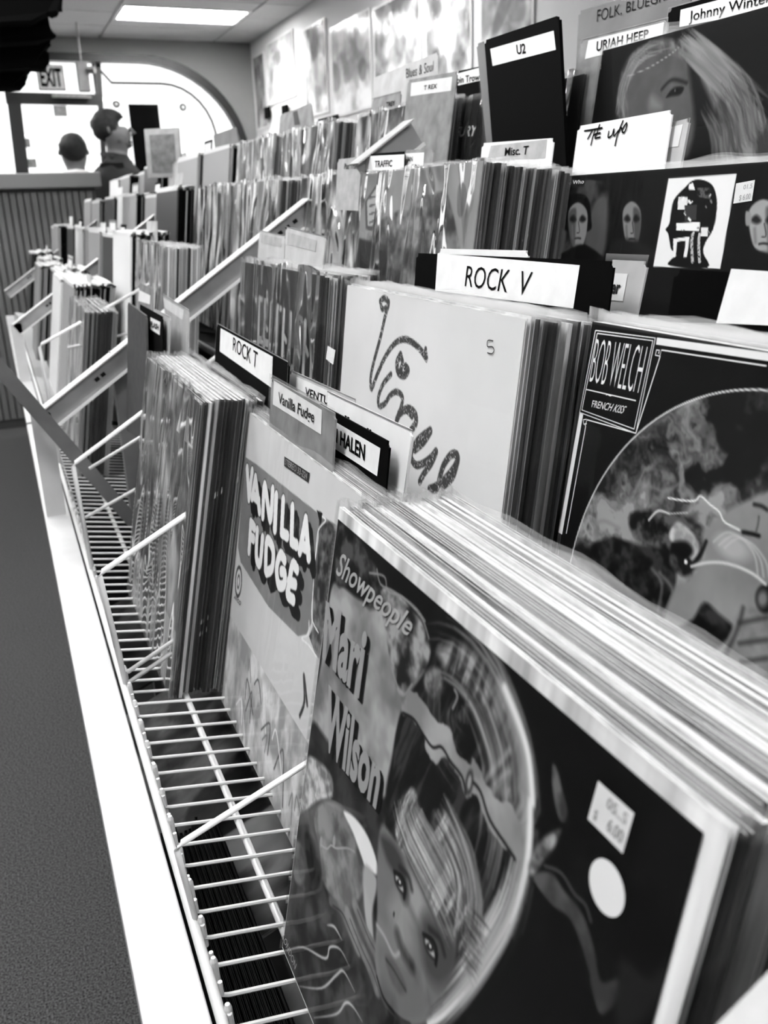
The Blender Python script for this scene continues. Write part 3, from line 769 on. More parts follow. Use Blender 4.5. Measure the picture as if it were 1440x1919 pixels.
    if hood:
        MB().tube([(.10*k, .02, 1.46*k), (.07*k, .10, 1.49*k), (0, .13, 1.50*k), (-.07*k, .10, 1.49*k), (-.10*k, .02, 1.46*k), (-.06*k, -.07, 1.43*k), (0, -.09, 1.42*k), (.06*k, -.07, 1.43*k), (.10*k, .02, 1.46*k)], [.04*k]*9, 10).build('hood', cl, root, smooth=True)
    else:
        MB().tube([(.08*k, .02, 1.49*k), (0, .08, 1.52*k), (-.08*k, .02, 1.49*k), (0, -.075, 1.46*k), (.08*k, .02, 1.49*k)], .025*k, 8).build('collar', cl, root, smooth=True)
    if beard:
        MB().tube([(-.075*k, -.03*k, 1.61*k), (0, -.088*k, 1.575*k), (.075*k, -.03*k, 1.61*k)], .022*k, 8).build('beard', simple('beard', .35, .9), root, smooth=True)
    return root
pa_ = at(133, 249, Y=6.9); pb_ = at(208, 203, Y=6.25)
person((pa_.x, 6.9), 175, 'person with dark hair in a light hooded top seen from behind', .78, .06, (pa_.z-FLOOR)*1.75/1.80, hood=True, bulk=1.1)
person((pb_.x, 6.25), 75, 'bearded person in a dark jacket in side view behind the racks', .05, .10, (pb_.z-FLOOR)*1.75/1.80, beard=True, bulk=1.5)

# ------------------------------------------------------------------ records on show, each with its printed cover
def zp(ox, oy, s): return lambda pts: [(ox+x/s, oy+y/s) for x, y in pts]
Z3, Z4, Z5, Z6, Z1b, Z2b = zp(500, 900, 2.88), zp(500, 1400, 2.88), zp(940, 1400, 2.88), zp(150, 800, 2.88), zp(780, 420, 2.182), zp(940, 900, 2.88)
ZC6, ZW = zp(380, 420, 2.769), zp(880, 0, 2.571)
def sticker(fr, parent, px, lines, mat=M_LABEL, ink=M_MIDINK, z=.0012):
    q = fr.uvs(px); o = poly_obj('price_sticker', q, mat, parent, z=z)
    if lines:
        mb = MB(); a = np.array(q)
        def P(u, v): return (a[0]*(1-u)*(1-v)+a[1]*u*(1-v)+a[2]*u*v+a[3]*(1-u)*v)
        for s, (u0, v0, u1, v1) in lines:
            text('', s, None, None, None, z=z+.0002, mb=mb, quad=[P(u0, v0), P(u1, v0), P(u1, v1), P(u0, v1)], bold=.01)
        me = bpy.data.meshes.new('price'); me.from_pydata(mb.v, [], mb.f); link('price', me, ink, o)
    return o
def near_film(o, seed, top=.006, mat=None, gap=.0016):
    me = film_mesh(seed, top=top, nx=48, ny=26, wav=.0010, gap=gap); me.materials.append(mat or M_FILMC)
    return link('plastic_sleeve', me, None, o)

# --- front record of the nearest bin
fm = Fr((.1651, .4665, -.1685), 10.56)
mari = jacket(fm, .93, 'glossy dark record cover lettered Showpeople with a large tilted face, nearest the camera', film=False, seed=3, kind='open')
c = Canvas(470, 470, 1.5, 7, 307, 313, .012)
U = fm.uvs
marble = lambda a, b, s, sc=14: (lambda X, Y: a+(b-a)*np.clip((fbm(X/sc, Y/sc, s, 4)-.5)*3+.5, 0, 1))
c.A += .05*np.clip((fbm(c.X/22, c.Y/30, 8, 4)-.5)*5, 0, 1)
c.poly(U(Z3([(395, 560), (500, 640), (640, 700), (740, 760), (800, 900), (860, 1020), (780, 1160), (720, 1290), (660, 1600), (600, 1728), (330, 1500), (240, 1320), (300, 980), (350, 600)])), marble(.42, .66, 3, 30), 3)
c.poly(U(Z3([(395, 240), (520, 340), (640, 600), (560, 700), (480, 560), (380, 560)])), marble(.05, .3, 4, 9), 3)
c.poly(U(Z3([(620, 600), (720, 620), (840, 760), (890, 900), (880, 990), (800, 1080), (740, 1160), (700, 1100), (660, 900)])), marble(.12, .62, 11, 11), 2)
for st in ([(560, 500), (640, 520), (660, 600), (740, 630), (840, 740), (880, 850)], [(600, 480), (620, 560), (690, 600), (800, 680), (860, 760)], [(680, 1010), (700, 1080), (740, 1160), (790, 1100)]):
    c.line(U(Z3(st)), 1.1, .55, 1)
c.poly(U(Z3([(240, 1320), (330, 1400), (480, 1560), (640, 1728), (700, 2000), (620, 2060), (420, 1900), (180, 1728)])), marble(.1, .22, 6), 4)
# left figure, foreground shapes and painted-in gloss reflections
c.poly(U(Z4([(205, 60), (340, 130), (360, 260), (280, 290), (230, 330), (180, 400), (150, 380)])), marble(.45, .8, 7, 8), 3)
c.poly(U(Z4([(150, 400), (260, 330), (330, 285), (430, 340), (520, 520), (560, 700), (580, 1000), (600, 1250), (640, 1495), (260, 1495), (100, 1060), (130, 700)])), marble(.14, .3, 9, 20), 3)
c.poly(U(Z4([(260, 380), (320, 290), (420, 330), (500, 460), (530, 620), (530, 760), (480, 850), (410, 870), (350, 800), (300, 700), (290, 560)])), marble(.3, .5, 12, 12), 3)
c.poly(U(Z4([(420, 350), (480, 380), (550, 480), (600, 620), (600, 690), (540, 650), (520, 600), (470, 460)])), .93, 2)
c.poly(U(Z4([(530, 640), (590, 690), (600, 760), (575, 900), (585, 1090), (560, 1060), (530, 850)])), .66, 3)
c.poly(U(Z4([(210, 470), (270, 520), (300, 680), (270, 740), (230, 660)])), .05, 3)
c.poly(U(Z4([(140, 500), (200, 540), (215, 680), (190, 740), (150, 700)])), marble(.3, .45, 2), 3)
for e in ((298, 512), (368, 508)): c.ell(fm.uv(*Z4([e])[0]), 2.2, 3.8, .55, 1)
c.line(U(Z4([(300, 530), (330, 548), (352, 530), (380, 545), (440, 545), (480, 565)])), 1.2, .6, .8)
for k, st in enumerate(([(100, 1100), (200, 1080), (320, 1140), (345, 1080), (400, 1090), (450, 1180)], [(180, 1290), (300, 1300), (380, 1230), (420, 1210), (480, 1320)], [(260, 1460), (380, 1440), (430, 1380), (470, 1400), (520, 1480)], [(330, 960), (370, 970), (410, 1040)])):
    c.line(U(Z4(st)), 1.6, .8, 1.2, taper=True)  # wire reflections off the sleeve, painted into the cover art
# hand holding the chin
for st, wd in (([(440, 900), (500, 1050), (560, 1180), (600, 1300)], 9), ([(480, 850), (540, 1000), (590, 1100), (620, 1240)], 8), ([(350, 830), (400, 870), (440, 960), (500, 1100)], 6)):
    c.line(U(Z4(st)), wd, marble(.36, .5, 5, 16), 2); c.line([(a+4, b) for a, b in U(Z4(st))], .8, .12, .8)
# the big mass of hair
HAIR = Z3([(900, 900), (960, 870), (1060, 875), (1180, 960), (1290, 1120), (1370, 1320), (1420, 1500), (1440, 1728)]) + Z4([(1430, 300), (1420, 560), (1380, 760), (1320, 940), (1240, 1080), (1150, 1220), (1050, 1350), (950, 1450), (880, 1495)])
c.poly(U(HAIR + Z4([(780, 1495), (700, 1400), (640, 900), (640, 480), (680, 200)]) + Z3([(700, 1380), (760, 1180), (860, 1040)])), lambda X, Y: .05+.16*np.clip((fbm(X/5+Y/14, Y/30-X/40, 21, 4)-.45)*4, 0, 1), 2)
c.poly(U(Z3([(930, 930), (1010, 880), (1090, 900), (1200, 1000), (1290, 1160), (1360, 1340), (1410, 1540), (1400, 1720), (1330, 1700), (1250, 1600), (1330, 1450), (1200, 1250), (1090, 1120), (1000, 1050)])), lambda X, Y: .2+.5*np.clip((fbm(X/4+Y/16, Y/26-X/30, 33, 4)-.38)*3.4, 0, 1), 6, op=.85)
guide = fm.uvs(HAIR)
c.hair([(a-13, b+8) for a, b in guide[1:13]], 45, 1.4, .15, .8, 19, 3, f=2)
c.line(guide[4:], 3.6, .97, 2.2); c.line([(a-3, b) for a, b in guide[4:]], 5, .75, 5, op=.5)
c.hair([(a-5, b) for a, b in guide[9:]], 60, .6, .5, .95, 8, 5)
c.hair(U(Z3([(1000, 1100), (960, 1250), (1000, 1400), (1080, 1500)])), 40, .8, .08, .45, 22, 8)
# the marbled band crossing the hair
BAND = Z3([(730, 1250), (745, 1200), (780, 1135), (850, 1190), (920, 1300), (1000, 1350), (1040, 1470), (1100, 1540), (1120, 1490), (1190, 1640)]) + Z4([(1210, 220), (1270, 300), (1330, 330), (1400, 540), (1345, 610), (1250, 480), (1190, 400), (1140, 260), (1080, 270), (1045, 160), (960, 40), (915, 80), (860, 10)]) + Z3([(850, 1380), (790, 1290)])
c.poly(U(BAND), marble(.5, .66, 14, 30), 1, smooth=True, rough=2)
c.line(U(Z3([(740, 1255), (800, 1290), (850, 1370), (900, 1440), (950, 1440), (1000, 1520), (1060, 1600), (1080, 1690)])), 1.6, .1, .8)
c.line(U(Z4([(1110, 180), (1160, 240), (1210, 390), (1300, 530), (1345, 600)])), 1.8, .12, .8)
c.ell(fm.uv(*Z4([(1100, 190)])[0]), 3, 6, .2, 1.5); c.ell(fm.uv(*Z4([(1100, 190)])[0]), 1.5, 3.5, .6, 1)
c.poly(U(Z3([(860, 1040), (930, 1010), (950, 1110), (900, 1170), (860, 1120)])), marble(.2, .5, 15, 7), 3)
c.line(U(Z3([(1020, 1130), (1035, 1170), (1010, 1230)])), 1.4, .55, 1)
# generic face, tilted
c.poly(U(Z4([(625, 420), (700, 500), (770, 560), (850, 720), (900, 830), (1010, 960), (1030, 1080), (1000, 1240), (940, 1360), (880, 1430), (850, 1495), (770, 1495), (660, 1410), (610, 1300), (590, 1100), (600, 900), (600, 640)])), lambda X, Y: .46+.1*(fbm(X/30, Y/30, 4)-.5), 3)
c.poly(U(Z4([(780, 700), (840, 760), (860, 900), (830, 960), (760, 900), (750, 800)])), .68, 9, op=.7)
c.poly(U(Z4([(720, 780), (770, 900), (800, 1060), (760, 1100), (700, 980), (660, 860)])), .62, 10, op=.6)
c.poly(U(Z4([(850, 900), (960, 960), (1040, 1100), (1010, 1250), (930, 1300), (860, 1200), (840, 1020)])), .24, 9, op=.8)
c.poly(U(Z4([(620, 480), (690, 520), (750, 640), (775, 800), (745, 840), (700, 700), (650, 600)])), .2, 5, op=.8)
c.poly(U(Z4([(600, 1080), (650, 1060), (720, 1160), (790, 1180), (870, 1320), (880, 1430), (770, 1495), (640, 1380)])), .34, 8, op=.7)
def eye(cx, cy, L, ang, s=1.0):
    ca, sa = math.cos(math.radians(ang)), math.sin(math.radians(ang))
    q = lambda u, v: fm.uv(*Z4([(cx+(u*ca-v*sa)*L, cy+(u*sa+v*ca)*L)])[0])
    c.poly([q(-1, 0), (q(-.3, -.36)), q(.5, -.3), q(1.1, 0), q(.4, .3), q(-.4, .3)], .1, 2.2)
    c.poly([q(-.8, .0), q(-.2, -.2), q(.4, -.16), q(.8, 0), q(.2, .2), q(-.3, .2)], .72, 1.2)
    c.poly([q(-.35, -.2), q(.2, -.22), q(.35, 0), q(.1, .22), q(-.3, .2)], .12, 1.)
    c.ell(q(-.1, -.08), .9, .9, .95, .6)
    c.line([q(-1.1, .05), q(-.4, -.42), q(.5, -.36), q(1.3, .1)], 2.4, .03, 1)
    c.line([q(-1.3, -.55), q(-.3, -.95), q(.9, -.8)], 2.8, .12, 2.5, op=.8)
eye(722, 735, 62, 68); eye(886, 1082, 72, 66)
c.line(U(Z4([(710, 1010), (735, 1090), (775, 1165), (790, 1185)])), 6, .12, 5, op=.9)
c.line(U(Z4([(770, 850), (820, 960), (850, 1060)])), 4, .3, 5, op=.5)
c.poly(U(Z4([(645, 1130), (690, 1150), (740, 1240), (760, 1310), (720, 1330), (670, 1240)])), .27, 3)
c.line(U(Z4([(650, 1145), (690, 1200), (730, 1270), (755, 1312)])), 1.8, .06, 1)
c.line(U(Z4([(600, 960), (640, 1020), (690, 1120), (720, 1110)])), 2.2, .62, 2); c.ell(fm.uv(*Z4([(692, 902)])[0]), .9, 1.6, .15, .6)
c.line(U(Z4([(600, 1240), (640, 1360), (720, 1460), (780, 1495)])), 2, .03, 1)
# fringe of pale hair over the brow
FR_ = Z4([(700, 470), (712, 330), (750, 250), (800, 225), (840, 330), (880, 420), (905, 350), (960, 345), (1000, 400), (1060, 500), (1100, 640), (1110, 800), (1110, 960), (1080, 1080), (1050, 1140), (1020, 980), (950, 960), (880, 830), (820, 700), (760, 590)])
c.poly(U(FR_), lambda X, Y: .22+.62*np.clip((fbm(X/3.2+Y/9, Y/26-X/22, 41, 4)-.42)*4, 0, 1), 3)
c.hair(U(Z4([(740, 280), (770, 420), (860, 600), (960, 800), (1040, 1000)])), 120, .7, .15, .95, 15, 6)
c.hair(U(Z4([(930, 340), (1000, 480), (1070, 660), (1090, 860), (1060, 1080)])), 110, .7, .1, .95, 12, 9)
c.hair(U(Z4([(1060, 1000), (1120, 1080), (1170, 1160)])), 60, .6, .1, .7, 14, 10)
# right-hand side
c.poly(U(Z5([(285, 90), (310, 130), (335, 230), (365, 340), (350, 400), (320, 390), (295, 300), (280, 180)])), marble(.22, .4, 5, 8), 1.5)
c.poly(U(Z5([(150, 660), (180, 560), (230, 490), (330, 440), (290, 540), (230, 620), (180, 690)])), marble(.3, .7, 5, 7), 2)
c.poly(U(Z5([(180, 700), (230, 670), (290, 690), (350, 780), (420, 860), (470, 960), (510, 1100), (530, 1220), (560, 1270), (640, 1250), (650, 1340), (560, 1440), (520, 1400), (480, 1240), (450, 1110), (400, 970), (350, 900), (280, 860), (220, 800)])), marble(.22, .34, 5, 14), 1.5)
c.line(U(Z5([(185, 740), (250, 830), (330, 910), (380, 960), (430, 1080), (480, 1230)])), 1.6, .03, .8)
c.line(U(Z5([(240, 640), (330, 680), (400, 790), (460, 850), (490, 940)])), 1.2, .3, 1)
c.poly(U(Z5([(640, 1160), (700, 1150), (780, 1220), (880, 1170), (950, 1160), (900, 1300), (760, 1500), (620, 1495)])), .12, 5)
link('front_cover', c.mesh('front_cover'), None, mari)
# lettering
q = fm.uvs(Z3([(395, 385), (790, 745), (770, 880), (380, 520)]))
text('title_lettering', 'Showpeople', None, M_GREYLABEL, mari, bold=.012, shear=.35, z=.0010, quad=fm.uvs(Z3([(400, 375), (815, 740), (765, 885), (375, 545)])))
for nm, qd in (('Mari', [(330, 650), (560, 800), (510, 1185), (310, 960)]), ('Wilson', [(345, 1100), (650, 1480), (600, 1780), (320, 1440)])):
    sh = [(x+14, y+30) for x, y in qd]
    text('lettering_shadow', nm, None, M_INK, mari, bold=.05, z=.0010, quad=fm.uvs(Z3(sh)))
    text('artist_lettering', nm, None, M_MIDINK, mari, bold=.035, z=.0013, quad=fm.uvs(Z3(qd)))
text('small_lettering', 'LONDON', None, M_GREYLABEL, mari, z=.0010, quad=fm.uvs(Z4([(104, 1008), (170, 1170), (160, 1200), (90, 1030)])))
sticker(fm, mari, Z5([(540, 180), (735, 355), (672, 572), (482, 385)]), [('05..S', (.35, .12, .9, .38)), ('$', (.12, .62, .22, .9)), ('6.00', (.5, .52, .92, .84))], z=.0013)
cc = fm.uv(1143, 1662)
poly_obj('round_sticker', [(cc[0]+9.2*math.cos(a), cc[1]+9.2*math.sin(a)) for a in np.linspace(0, 2*math.pi, 28)[:-1]], M_WHITEINK, mari, z=.0013)
near_film(mari, 21)

# --- Vanilla Fudge
fv = Fr((.2082, .8369, -.1895), 10.56)
van = jacket(fv, .9, 'pale record cover lettered VANILLA FUDGE behind the nearest dark record', film=False, seed=3, kind='open')
c = Canvas(300, 300, 1, 1, 314, 314, .84)
c.A -= .05*fbm(c.X/40, c.Y/40, 3); U = fv.uvs
c.poly(U(Z6([(892, 160), (960, 205), (1180, 380), (1290, 465), (1290, 560), (1265, 800), (1252, 1060), (1225, 1120), (1180, 1130), (1020, 970), (870, 730), (856, 650)])), lambda X, Y: .50+.08*(fbm(X/18, Y/18, 5)-.5), .8, smooth=False)
c.poly(U(Z6([(1290, 470), (1440, 560), (1440, 1400), (1275, 1230), (1240, 1130), (1260, 1080), (1262, 820), (1292, 600)])), marble(.25, .5, 8, 9), 1, smooth=False)
c.line(U(Z6([(1300, 480), (1330, 505), (1290, 560), (1275, 700), (1262, 880), (1255, 1030), (1290, 1110)])), 1.6, .92, .7)
c.line(U(Z6([(1240, 1050), (1235, 1120), (1200, 1140), (1240, 1180), (1280, 1240)])), 1.6, .92, .7)
c.poly(U(Z6([(1300, 560), (1360, 520), (1385, 620), (1350, 800), (1340, 980), (1300, 1050), (1285, 800)])), marble(.15, .4, 18, 8), 2)
c.poly(fv.uvs([(595, 955), (606, 962), (602, 985)]), .05, .6, smooth=False)
# letters and their shadows painted as fat strokes
LET = {'V': [[(905, 225), (915, 385), (932, 240)]], 'A': [[(932, 380), (950, 275), (972, 455)], [(938, 370), (968, 400)]], 'N': [[(990, 480), (1000, 315), (1030, 500), (1043, 340)]],
       'I': [[(1062, 375), (1055, 550)]], 'L': [[(1100, 395), (1092, 570), (1122, 590)]], 'L2': [[(1150, 435), (1145, 620), (1172, 638)]], 'A2': [[(1190, 670), (1222, 500), (1238, 705)], [(1200, 640), (1236, 660)]],
       'F': [[(915, 670), (925, 515), (945, 545)], [(920, 590), (940, 605)]], 'U': [[(960, 560), (955, 700), (975, 735), (988, 600)]], 'D': [[(1005, 770), (1012, 615), (1045, 660), (1040, 760), (1010, 785)]],
       'G': [[(1108, 720), (1085, 690), (1065, 760), (1075, 850), (1105, 850), (1108, 790), (1090, 780)]], 'E': [[(1175, 770), (1150, 745), (1130, 860), (1125, 905), (1155, 935)], [(1130, 835), (1165, 850)]]}
for off, val, wd in (((26, 78), .1, 11.5), ((18, 52), .1, 11.5), ((0, 0), .12, 12.2), ((0, 0), .93, 10.2)):
    for k_, sts in LET.items():
        for st in sts: c.line(fv.uvs(Z6([(x+off[0], y+off[1]) for x, y in st])), wd if k_ != 'I' else wd+1, val, .7, smooth=len(st) > 3)
c.ell(fv.uv(448, 1090), 13, 17, .3, .8); c.ell(fv.uv(448, 1090), 9.5, 13, .85, .8); c.ell(fv.uv(448, 1090), 5, 8, .3, .8); c.ell(fv.uv(448, 1090), 3, 5, .88, .8)
c.A = np.where(c.Y > 215, c.A*(.75+.35*np.clip((fbm(c.X/16, c.Y/26, 77, 4)-.35)*2.4, 0, 1)), c.A)
for i in range(14):
    r_ = random.Random(i); x = r_.uniform(20, 290); y = r_.uniform(230, 300)
    c.line([(x, y), (x+r_.uniform(-15, 25), y-r_.uniform(8, 30)), (x+r_.uniform(10, 40), y+r_.uniform(0, 18))], 2, r_.choice([.3, .5, .95]), 1.5)
c.line(fv.uvs(Z6([(1190, 1560), (1215, 1480), (1212, 1340), (1230, 1500)])), 4, .2, 2)
link('front_cover', c.mesh('front_cover'), None, van)
q = fv.uvs(ZC6([(430, 1205), (562, 1292), (555, 1342), (428, 1255)]))
lb = poly_obj('catalogue_tab', q, M_DARKPRINT, van, z=.0010)
qi = fv.uvs(ZC6([(438, 1218), (552, 1294), (548, 1328), (434, 1246)]))
text('catalogue_number', 'STEREO 33-224', None, M_GREYLABEL, van, z=.0013, quad=qi)
text('small_lettering', 'ATCO', None, M_DARKPRINT, van, z=.0010, quad=fv.uvs(Z6([(840, 905), (876, 945), (870, 965), (836, 925)])))
near_film(van, 22)

# --- front of the ROCK T stack
ft = Fr((.1602, 1.1553, -.175), 11.5)
rt = jacket(ft, .7, 'mottled grey record in crinkled plastic at the front of the ROCK T stack', film=False, seed=3, kind='open')
c = Canvas(150, 150, 0, 0, 315, 315, .6)
c.A = .30+.55*np.clip((fbm(c.X/55, c.Y/90, 12, 5)-.35)*2.2, 0, 1)
c.poly([(60, 150), (140, 120), (200, 170), (190, 260), (120, 290), (70, 240)], marble(.12, .5, 3, 14), 20); c.poly([(150, 40), (300, 20), (310, 160), (230, 120)], marble(.25, .5, 9, 14), 16)
c.ell((150, 150), 16, 34, .75, 5); c.A = np.where(c.Y > 240, c.A*.5+.4, c.A)
link('front_cover', c.mesh('front_cover'), None, rt)
sticker(ft, rt, [(342, 766), (360, 786), (352, 830), (333, 806)], None)
near_film(rt, 23, mat=M_SHRINK)

# --- white "Vissue" record, written by hand with a worn crayon
fs = Fr((.3015, .7968, -.0708), 7.07)
vis = jacket(fs, .92, 'plain white record with Vissue handwritten across it, in front of the ROCK V card', film=False, seed=3, kind='open')
c = Canvas(330, 330, .5, .5, 314.5, 314.5, .87); c.A += .06*(fbm(c.X/60, c.Y/60, 3, 4)-.5)
CR = lambda st, wd, gr=.42: c.line(fs.uvs(ZC6(st)), wd, .26, 1.0, 1, True, gr)
CR([(925, 400), (945, 385), (968, 410), (950, 480), (925, 590), (890, 720), (875, 800), (880, 855), (905, 790), (950, 690), (1000, 620), (1050, 598), (1100, 620), (1140, 660), (1165, 700)], 5.5)
CR([(925, 400), (935, 440), (960, 430), (968, 405)], 5); CR([(1160, 650), (1165, 695)], 5)
CR([(1030, 680), (1012, 720), (1020, 770), (1050, 785), (1068, 760), (1055, 740)], 7); CR([(1030, 680), (1040, 720), (1030, 760)], 6)
CR([(980, 780), (940, 830), (915, 900), (920, 945), (950, 930), (975, 890), (1010, 870), (1040, 900), (1030, 960), (1010, 1010)], 5.5)
CR([(1010, 1020), (1030, 980), (1070, 958), (1105, 985), (1110, 1030), (1085, 1070)], 7); CR([(1020, 980), (1060, 970), (1090, 1000)], 5)
CR([(1185, 1070), (1130, 1110), (1095, 1160), (1085, 1210), (1110, 1250), (1150, 1240), (1190, 1210), (1215, 1180), (1190, 1240), (1155, 1290), (1130, 1335)], 6.5)
CR([(1185, 1075), (1150, 1130), (1105, 1170)], 7)
CR([(1180, 1375), (1230, 1350), (1290, 1290), (1325, 1230), (1320, 1195), (1290, 1200), (1255, 1250), (1235, 1310), (1220, 1370), (1190, 1380)], 6.5); CR([(1325, 1230), (1300, 1310), (1250, 1360)], 7)
link('front_cover', c.mesh('front_cover'), None, vis)
ribbon_mb([fs.uvs(Z1b([(322, 478), (300, 476), (298, 500), (318, 502), (325, 516), (316, 530), (297, 526)]))], .8, .0011).build('pencil_number', M_DARKPRINT, vis)
near_film(vis, 24)

# --- Bob Welch
fb = Fr((.328, .45, -.071), 7.07)
bob = jacket(fb, .12, 'black record with framed BOB WELCH lettering and a round smoky picture', film=False, seed=4, kind='spine')
c = Canvas(330, 300, .5, .5, 240, 220, .015); U = fb.uvs
c.A += .03*np.clip((fbm(c.X/20, c.Y/20, 8)-.5)*5, 0, 1)
cx0, cy0, R0 = 157., 160., 143.
inside = lambda: ((c.X-cx0)**2+(c.Y-cy0)**2) < R0**2
sm = fbm(c.X/30+fbm(c.X/18, c.Y/18, 2)*2.2, c.Y/30+fbm(c.X/18, c.Y/18, 6)*2.2, 17, 5)
pic = .12+.62*np.clip((sm-.34)*3.0, 0, 1)
pic = pic*np.clip(.55+.5*fbm(c.X/60, c.Y/60, 40), 0, 1.1)
c.A = np.where(inside(), pic, c.A)
c.poly(U(Z2b([(430, 420), (520, 330), (640, 320), (760, 350), (900, 380), (950, 520), (900, 760), (830, 760), (700, 640), (560, 560), (440, 500)])), marble(.03, .2, 4, 7), 3)
c.poly(U(Z2b([(700, 180), (860, 160), (1000, 200), (1100, 260), (1100, 360), (1060, 460), (1000, 520), (920, 460), (860, 360), (720, 300)])), marble(.06, .35, 5, 6), 3)
# skin: cheek, jaw and neck
c.poly(U(Z2b([(1090, 290), (1150, 230), (1250, 150), (1440, 60), (1600, 0), (1700, 600), (1440, 760), (1320, 820), (1250, 790), (1180, 740), (1060, 800), (960, 820), (880, 760), (950, 560), (1010, 540), (1100, 420)])), lambda X, Y: .56+.16*(fbm(X/26, Y/26, 4)-.5), 3)
c.poly(U(Z2b([(1100, 660), (1180, 720), (1260, 800), (1200, 880), (1080, 960), (960, 810), (1040, 750)])), marble(.03, .22, 9, 9), 3)
c.poly(U(Z2b([(1200, 980), (1290, 700), (1330, 680), (1440, 700), (1640, 700), (1640, 1200), (1300, 1100)])), marble(.48, .62, 3, 15), 3)
for st in ([(1200, 980), (1280, 800), (1310, 690)], [(1290, 770), (1440, 740)], [(1290, 880), (1440, 860)], [(1300, 980), (1440, 960)]): c.line(U(Z2b(st)), 2.2, .2, 2.4, op=.75)
c.ell(fb.uv(*Z2b([(1430, 640)])[0]), 6, 7, .1, 2); c.ell(fb.uv(*Z2b([(1415, 640)])[0]), 3, 4, .5, 3)
# ear with earring, closed eye, drifting smoke
c.poly(U(Z2b([(915, 270), (950, 225), (990, 240), (1050, 300), (1075, 370), (1050, 420), (1010, 430), (960, 360), (915, 320)])), marble(.6, .85, 6, 8), 2)
c.poly(U(Z2b([(930, 340), (1000, 330), (1040, 380), (1000, 440), (960, 420)])), .05, 3)
c.line(U(Z2b([(1110, 330), (1080, 400), (1030, 460), (1000, 480)])), 2, .06, 1.5)
c.poly(U(Z2b([(975, 430), (1020, 420), (1040, 470), (1010, 500), (980, 480)])), .1, 1.5); c.ell(fb.uv(*Z2b([(1000, 440)])[0]), 1.1, 1.3, .95, .5)
c.line(U(Z2b([(1310, 280), (1360, 290), (1395, 300)])), 2.2, .08, 1.2); c.line(U(Z2b([(1370, 130), (1410, 140), (1440, 160)])), 2, .15, 1.5)
c.line(U(Z2b([(1395, 195), (1390, 240), (1380, 275)])), 1, .3, 1)
c.line(U(Z2b([(1030, 465), (1110, 445), (1200, 445), (1290, 470), (1370, 510), (1430, 560)])), 1.5, .86, 1.2)
for dx, dy in ((0, 0), (30, 14), (-30, -18)): c.line(U(Z2b([(1180+dx, 350+dy), (1250+dx, 300+dy), (1330+dx, 330+dy), (1400+dx, 420+dy), (1420+dx, 520)])), 1., .8, 1.2, op=.7)
c.ell(fb.uv(*Z2b([(1250, 360)])[0]), 11, 6, .8, 5, .6)
c.line(U(Z2b([(905, 95), (980, 108), (1050, 110), (1080, 85), (1130, 130), (1180, 170), (1210, 225), (1290, 268)])), .9, .97, .6)
c.line(U(Z2b([(800, 215), (850, 165), (910, 180)])), 1.2, .85, .8); c.line(U(Z2b([(915, 180), (1010, 175)])), .8, .75, .8)
for st in ([(700, 110), (760, 20), (880, 60), (960, 20)], [(640, 260), (560, 220), (500, 240)], [(820, 480), (870, 560), (850, 700)], [(860, 500), (930, 600), (880, 720)]): c.line(U(Z2b(st)), 2, .5, 2.5, op=.7)
th = np.linspace(math.pi*.55, math.pi*1.62, 60)
c.line([(cx0+R0*math.cos(a), cy0+R0*math.sin(a)) for a in th], .8, .92, .5, smooth=False)
link('front_cover', c.mesh('front_cover'), None, bob)
def frame_lines(lst, wd, name='frame_line'):
    return ribbon_mb([fb.uvs(Z1b(s)) for s in lst], wd, .0010, smooth=False).build(name, M_WHITEINK, bob)
frame_lines([[(740, 435), (985, 466), (905, 855), (675, 770), (740, 435)], [(747, 447), (975, 477), (898, 838), (684, 760), (747, 447)], [(702, 676), (905, 722)]], .7)
frame_lines([[(990, 478), (1460, 545)], [(682, 775), (596, 1265)]], 3.8)
frame_lines([[(1440, 580), (1010, 515), (1003, 540), (985, 536), (990, 515), (1002, 516), (998, 530)], [(905, 855), (1005, 540)], [(905, 855), (705, 800), (697, 825)], [(703, 798), (690, 800), (692, 818), (704, 816)], [(700, 825), (620, 1265)]], .7)
text('artist_lettering', 'BOB WELCH', None, M_WHITEINK, bob, z=.0011, bold=-.016, quad=fb.uvs(Z1b([(745, 468), (955, 500), (915, 692), (715, 645)])))
text('title_lettering', 'FRENCH KISS', None, M_WHITEINK, bob, z=.0011, bold=.0, shear=.1, quad=fb.uvs(Z1b([(728, 720), (870, 745), (850, 775), (724, 748)])))
text('ornament', '~', None, M_WHITEINK, bob, z=.0011, bold=.02, quad=fb.uvs(Z1b([(785, 692), (808, 697), (806, 706), (783, 701)])))
near_film(bob, 25)

# --- dark shrink-wrapped record at the left of the second tier
fe = Fr((.300, 1.179, -.066), 7.07)
sea = jacket(fe, .08, 'dark record in wrinkled wrap with pale block lettering, left of the white Vissue record', film=False, seed=3)
c = Canvas(200, 200, .5, .5, 314, 314, .05)
c.A += .35*np.clip((fbm(c.X/22, c.Y/50, 6, 4)-.55)*5, 0, 1)*(c.X < 110)
for i in range(9):
    x = 90+i*26; c.line([(x, 40+i*1.5), (x+2, 105+i*1.5)], 9, .8, 1.5, smooth=False, grain=.1); c.line([(x+(i%3)*6, (40, 70, 100)[i%3]+i), (x+14, (40, 72, 96)[i%3]+i*1.5)], 7, .75, 1.5, smooth=False, grain=.15)
c.line([(120, 140), (314, 150)], 6, .75, 1, smooth=False); 
for i in range(30): c.ell((125+i*6.4, 140.5+i*.31), 1.3, 1.6, .2, .5)
c.poly([(160, 180), (300, 175), (300, 300), (160, 300)], .02, 3, smooth=False)
link('front_cover', c.mesh('front_cover'), None, sea)
poly_obj('price_sticker', fe.uvs(ZC6([(655, 630), (695, 655), (683, 730), (645, 700)])), M_LABEL, sea, z=.0012)
